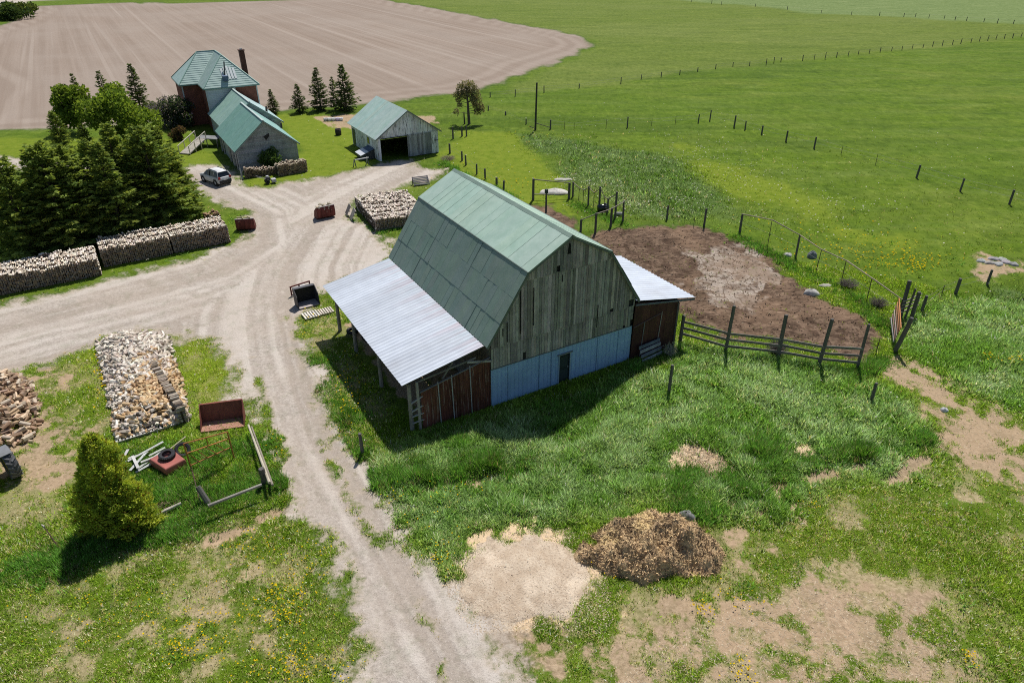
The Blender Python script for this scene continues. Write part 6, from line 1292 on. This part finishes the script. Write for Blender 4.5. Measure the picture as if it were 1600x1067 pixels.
# --- the small pen: pale sheet, drum, pipe
g_ = G(866, 301)
def lump(name, label, cat, loc, rx, ry, rz, col, mat, seed, rotz=0, amp=.25, nseg=18):
    q2 = random.Random(seed); m = MB(); ph = [q2.uniform(0, 6) for _ in range(6)]
    vs = []; rings = 7
    for j in range(rings+1):
        f = j/rings*math.pi/2*1.0
        for i in range(nseg):
            a = 2*math.pi*i/nseg; k = 1+amp*(.5*math.sin(2*a+ph[0])+.35*math.sin(3*a+ph[1]+j*.4)+.3*math.sin(5*a+ph[2]-j*.7))
            vs.append((rx*math.cos(a)*math.cos(f)*k, ry*math.sin(a)*math.cos(f)*k, rz*math.sin(f)*(1+amp*.4*math.sin(3*a+ph[3]))-.06*(j == 0)))
    m.add(vs, [(j*nseg+i, j*nseg+(i+1) % nseg, (j+1)*nseg+(i+1) % nseg, (j+1)*nseg+i) for j in range(rings) for i in range(nseg)], col)
    o = m.build(name, M[mat], None, True); o.location = (loc[0], loc[1], -.02); o.rotation_euler = (0, 0, rotz); tag(o, label, cat); return o
lump('stone_slab', 'large white stone slab lying in the small pen', 'stone', g_, 1.5, 1.0, .42, (.52, .50, .46), 'stone', 3)
lump('stone_slab', 'pale flat stone in the meadow just outside the small pen', 'stone', G(879, 281), 1.0, .5, .2, (.45, .43, .38), 'stone', 4)
lump('boulder', 'pale rounded boulder on the mud near the pole fence', 'boulder', G(1268, 459), .62, .38, .42, (.50, .48, .45), 'stone', 5)
lump('boulder', 'small pale boulder under the pole fence', 'boulder', G(1231, 399), .42, .28, .26, (.48, .47, .45), 'stone', 6); lump('boulder', 'dark grey boulder beside the pole fence rail', 'boulder', G(1268, 402), .38, .3, .6, (.20, .21, .23), 'stone', 7)
lump('boulder', 'broken pale stone in the grass between the boulder and the pole fence', 'boulder', G(1290, 447), .5, .3, .2, (.46, .43, .38), 'stone', 8); lump('boulder', 'grey boulder half buried beside the straw manure heap', 'boulder', G(1072, 808), .45, .35, .4, (.22, .22, .22), 'stone', 9)
lump('boulder', 'small white stone on the dirt track through the grass', 'boulder', G(1475, 641), .22, .18, .22, (.58, .58, .60), 'stone', 10)
for i, (x, y) in enumerate(((1533, 408), (1547, 411), (1560, 413), (1572, 410), (1583, 413), (1553, 405), (1566, 406))): o = lump('field_stone', 'grey stone of the heap in the stony clearing by the wire fence', 'stone', G(x, y), .45, .35, .22, jc((.34, .33, .33), .25), 'stone', 20+i); o['group'] = 'stones of the clearing heap'
g_ = G(942, 330); o = thing('black_tank', 'shiny black tank lying in the grass of the small pen', 'tank', (g_.x, g_.y, 0), .2); m = MB(); m.lathe([(0, -.6), (.30, -.6), (.38, -.5), (.38, .5), (.30, .6), (0, .6)], (0, 0, .38), 18, Matrix.Rotation(math.pi/2, 3, 'Y'), (.02, .02, .024)); m.build('body', M['dark_glass'], o, True); m = MB(); m.tube((.2, 0, .72), (.2, 0, .86), .1, .1, 10, (.1, .1, .1)); m.build('cap', M['rubber'], o)
g_ = G(964, 336); m = MB(); m.tube((-.3, 0, .16), (.5, -.2, .2), .17, .17, 12, (.36, .36, .34)); o = m.build('cement_pipe', M['stone'], None, False); o.location = g_; tag(o, 'short grey pipe on the grass beside the black tank', 'pipe')
# --- grey boards leaning under the shed wall
A_, B_ = BA, BB
def BLc(a, b, z=0): return Vector((BARN_O[0]+a*BA[0]+b*BB[0], BARN_O[1]+a*BA[1]+b*BB[1], z))
for i, (z, c) in enumerate(((.12, (.26, .30, .33)), (.42, (.16, .19, .23)), (.70, (.28, .31, .34)), (.95, (.13, .16, .20)))):
    m = MB(); p, q_ = BLc(11.2, -.75+.15*i, z), BLc(13.1, -.55+.12*i, z+.05); m.beam((0, 0, 0), q_-p, .06, .24, c); o = m.build('leaning_plank', M['weathered_wood']); o.location = p; tag(o, ('lowest', 'second lowest', 'second highest', 'topmost')[i]+' grey plank leaning along the foot of the rusty shed wall', 'plank', 'planks by the rusty shed')
# --- steel rod with tag, foreground
g_ = G(92, 855); m = MB(); m.tube((0, 0, -.05), (-.75, .55, .75), .03, .025, 6, (.09, .05, .04)); m.box((-.8, .58, .8), (.22, .05, .14), Matrix.Rotation(-.5, 3, 'Z'), (.45, .40, .38)); o = m.build('bent_stake', M['rust_metal']); o.location = g_; tag(o, 'bent rusty stake leaning in the grass near the cedar', 'stake')
g_ = G(1113, 5)
# --- things under the lean-to
for i, (a, b) in enumerate(((-4.3, 13.2), (-3.9, 11.5))):
    p = BLc(a, b); tyre(('black tyre lying at the far end of the lean-to', 'black tyre propped just inside the lean-to near its far end')[i], (p.x, p.y, .2+.2*i), (.3*i, .9*i, .4), .45, .26)
# ================================================================ heaps
def heap(name, label, cat, px, top, soft, seed, mat, namp, nsc, res=.16, lumpc=None, colfn=None):
    Q = GP(px); x0, y0 = Q.min(0)-.4; x1, y1 = Q.max(0)+.4; nx = int((x1-x0)/res); ny = int((y1-y0)/res)
    X, Y = np.meshgrid(np.linspace(x0, x1, nx), np.linspace(y0, y1, ny)); x, y = X.ravel(), Y.ravel()
    s = -sdpoly(x, y, Q)+(fbm(x, y, 1.0, seed, 3)-.5)*1.2; h = top*(1-np.exp(-np.clip(s, 0, 9)/soft)); h += np.clip(s, 0, 1)*(fbm(x, y, nsc, seed+5, 5)-.5)*namp; h = np.where(s <= 0, -.16, h-.05)
    F = (np.arange(ny-1)[:, None]*nx+np.arange(nx-1)[None]).ravel(); F = np.stack([F, F+1, F+nx+1, F+nx], 1); F = F[(s[F].max(1) > -.05)]
    u, inv = np.unique(F, return_inverse=True); V = np.stack([x, y, h], 1)[u]; c0 = V.mean(0)*[1, 1, 0]
    o = np_mesh(name, V-c0, inv.reshape(F.shape), mat, colfn(x[u], y[u]), None, True); o.location = c0; tag(o, label, cat); return o, Q
def mk_heap(name, c1, c2, c3, s1, s2):
    b = NB(name); n1 = b.noise(b.objc(), s1, 5, .7); n2 = b.noise(b.objc(), s2, 4, .7); n3 = b.noise(b.objc(), .6, 4, .6)
    c = b.mix(b.rng(n1, .35, .65), c1, c2); c = b.mix(b.rng(n2, .5, .68, 0, .8), c, c3); c = b.mix(b.rng(n3, .55, .68, 0, .45), c, tuple(x*1.35 for x in c2)); M[name] = b.fin(c, .95, b.bump(n2, .8, .08), 0, .05)
mk_heap('manure', (.33, .23, .135), (.56, .41, .235), (.13, .085, .06), 2.2, 6.0)
mk_heap('chips', (.47, .37, .27), (.60, .50, .385), (.34, .25, .18), 1.3, 11.0)
MAN = [(905, 872), (925, 838), (955, 815), (1000, 805), (1045, 806), (1090, 816), (1118, 838), (1137, 872), (1125, 892), (1075, 902), (1010, 912), (945, 900)]
o, Q = heap('manure_heap', 'tall brown straw manure heap with golden straw on its top', 'manure heap', MAN, 2.0, 1.5, 71, M['manure'], 1.25, .62, .09, colfn=lambda x, y: np.tile([[.2, .13, .07]], (len(x), 1)))
BOX_OUT.append((o.location.x, o.location.y, 0, -2.4, 2.4, -1.5, 1.5))
def bits(n, Q, top, soft, seed, cols, L, w, seedc, lift=.02, rough=.8):
    rng = np.random.default_rng(seedc); x0, y0 = Q.min(0); x1, y1 = Q.max(0); x = rng.uniform(x0, x1, n); y = rng.uniform(y0, y1, n)
    s = -sdpoly(x, y, Q)+(fbm(x, y, 1.0, seed, 3)-.5)*1.2; h = top*(1-np.exp(-np.clip(s, 0, 9)/soft))+np.clip(s, 0, 1)*(fbm(x, y, .62 if top > 1 else 1.2, seed+5, 5)-.5)*(1.25 if top > 1 else .15)-.05; k = s > .02; x, y, h = x[k], y[k], h[k]; n = len(x)
    D = unit(np.stack([rng.normal(0, 1, n), rng.normal(0, 1, n), rng.normal(.1, .5*rough, n)], 1)); K = np.array(cols)[rng.integers(len(cols), size=n)]*rng.uniform(.7, 1.3, (n, 1))
    if top > 1: cn = fbm(x, y, .55, seed+9, 4)[:, None]; K = np.where(cn < .43, K*.62, np.where(cn > .54, K*1.35, K*1.1))
    return sprays(np.stack([x, y, h+lift], 1), D, L*rng.uniform(.5, 1.3, n), w*rng.uniform(.6, 1.4, n), K, top < 1)
gold = GP([(1005, 825), (1000, 850), (950, 860)])
V, F, K = bits(15000, Q, 2.0, 1.5, 71, [(.52, .38, .21), (.34, .235, .14), (.60, .45, .26), (.18, .125, .085), (.44, .31, .175)], .17, .04, 4)
d_ = np.min([np.hypot((V[:, 0]-g[0])/.45, (V[:, 1]-g[1])/.5) for g in gold], 0); K = np.where((d_ < 1)[:, None], np.array([[.72, .55, .29]]), K)
o2 = np_mesh('loose_straw', V-np.array(o.location), F, M['straw_bit'], K, o); o2['kind'] = 'stuff'
o, Q = heap('wood_chip_heap', 'low pale bed of wood chips and straw beside the drive', 'chip heap', CHIPS, .22, .9, 81, M['chips'], .15, 1.2, .12, colfn=lambda x, y: np.tile([[.5, .4, .28]], (len(x), 1)))
V, F, K = bits(1500, Q, .22, .9, 81, [(.57, .47, .36), (.52, .42, .31), (.46, .37, .28), (.62, .53, .43)], .09, .03, 6, .004, .12); o2 = np_mesh('loose_straw', V-np.array(o.location), F, M['straw_bit'], K, o); o2['kind'] = 'stuff'
rng_ = np.random.default_rng(12); pts = GP([(770, 905)])[0]
V, F, K = bits(60, GP([(735, 880), (800, 870), (835, 925), (770, 940)]), .22, .9, 81, [(.14, .10, .075), (.2, .14, .10)], .26, .045, 7, .01, .15); o2 = np_mesh('dark_bark', V-np.array(o.location), F, M['petal'], K, o); o2['kind'] = 'stuff'
# clods in the yard and dead reed stalks in the wet hollows
def scatter_bits(name, label, px, n, cols, L, w, seed, tilt=.3):
    rng = np.random.default_rng(seed); Q = GP(px); x0, y0 = Q.min(0); x1, y1 = Q.max(0); x = rng.uniform(x0, x1, n); y = rng.uniform(y0, y1, n); k = (sdpoly(x, y, Q)+(fbm(x, y, 2, seed, 3)-.5)*2 < 0) & free(x, y); x, y = x[k], y[k]; m_ = masks(x, y); z = relief(x, y, m_)+(.006 if tilt < .4 else .02); n = len(x)
    D = unit(np.stack([rng.normal(0, 1, n), rng.normal(0, 1, n), rng.uniform(-.02, tilt*(.4 if tilt < .4 else 1), n)], 1)); K = np.array(cols)[rng.integers(len(cols), size=n)]*rng.uniform(.7, 1.3, (n, 1))
    V, F, K = sprays(np.stack([x, y, z], 1), D, L*rng.uniform(.5, 1.4, n), w*rng.uniform(.6, 1.4, n), K, tilt < .4); o = np_mesh(name, V, F, M['straw_bit' if tilt < .4 else 'petal'], K); tag(o, label, None, kind='stuff')
scatter_bits('dead_reed', 'pale flattened dead reeds in the wet hollow', REED, 2600, [(.46, .36, .24), (.36, .27, .18), (.54, .45, .33)], .5, .035, 1)
scatter_bits('wood_chip', 'stray pale chips spread round the chip bed beside the drive', [(690, 905), (705, 860), (760, 832), (830, 822), (900, 835), (940, 875), (955, 935), (920, 985), (830, 995), (745, 990), (705, 950)], 9500, [(.57, .47, .35), (.50, .40, .29), (.62, .53, .42), (.42, .33, .24)], .085, .03, 3, .1)
scatter_bits('mud_clod', 'dark clods and straw trodden into the yard', MUD, 3200, [(.12, .085, .06), (.08, .055, .042), (.20, .145, .105), (.36, .29, .21)], .20, .08, 2, .5)

scatter_bits('loose_straw', 'loose pale straw blown over the worn ground', BARE, 6500, [(.46, .38, .27), (.36, .29, .21), (.54, .46, .34)], .17, .025, 9, .12)
scatter_bits('loose_straw', 'loose pale straw trodden along the dirt track through the grass', PATH, 2600, [(.44, .36, .25), (.34, .27, .19), (.52, .44, .32)], .17, .025, 10, .12)
grass(); flowers()
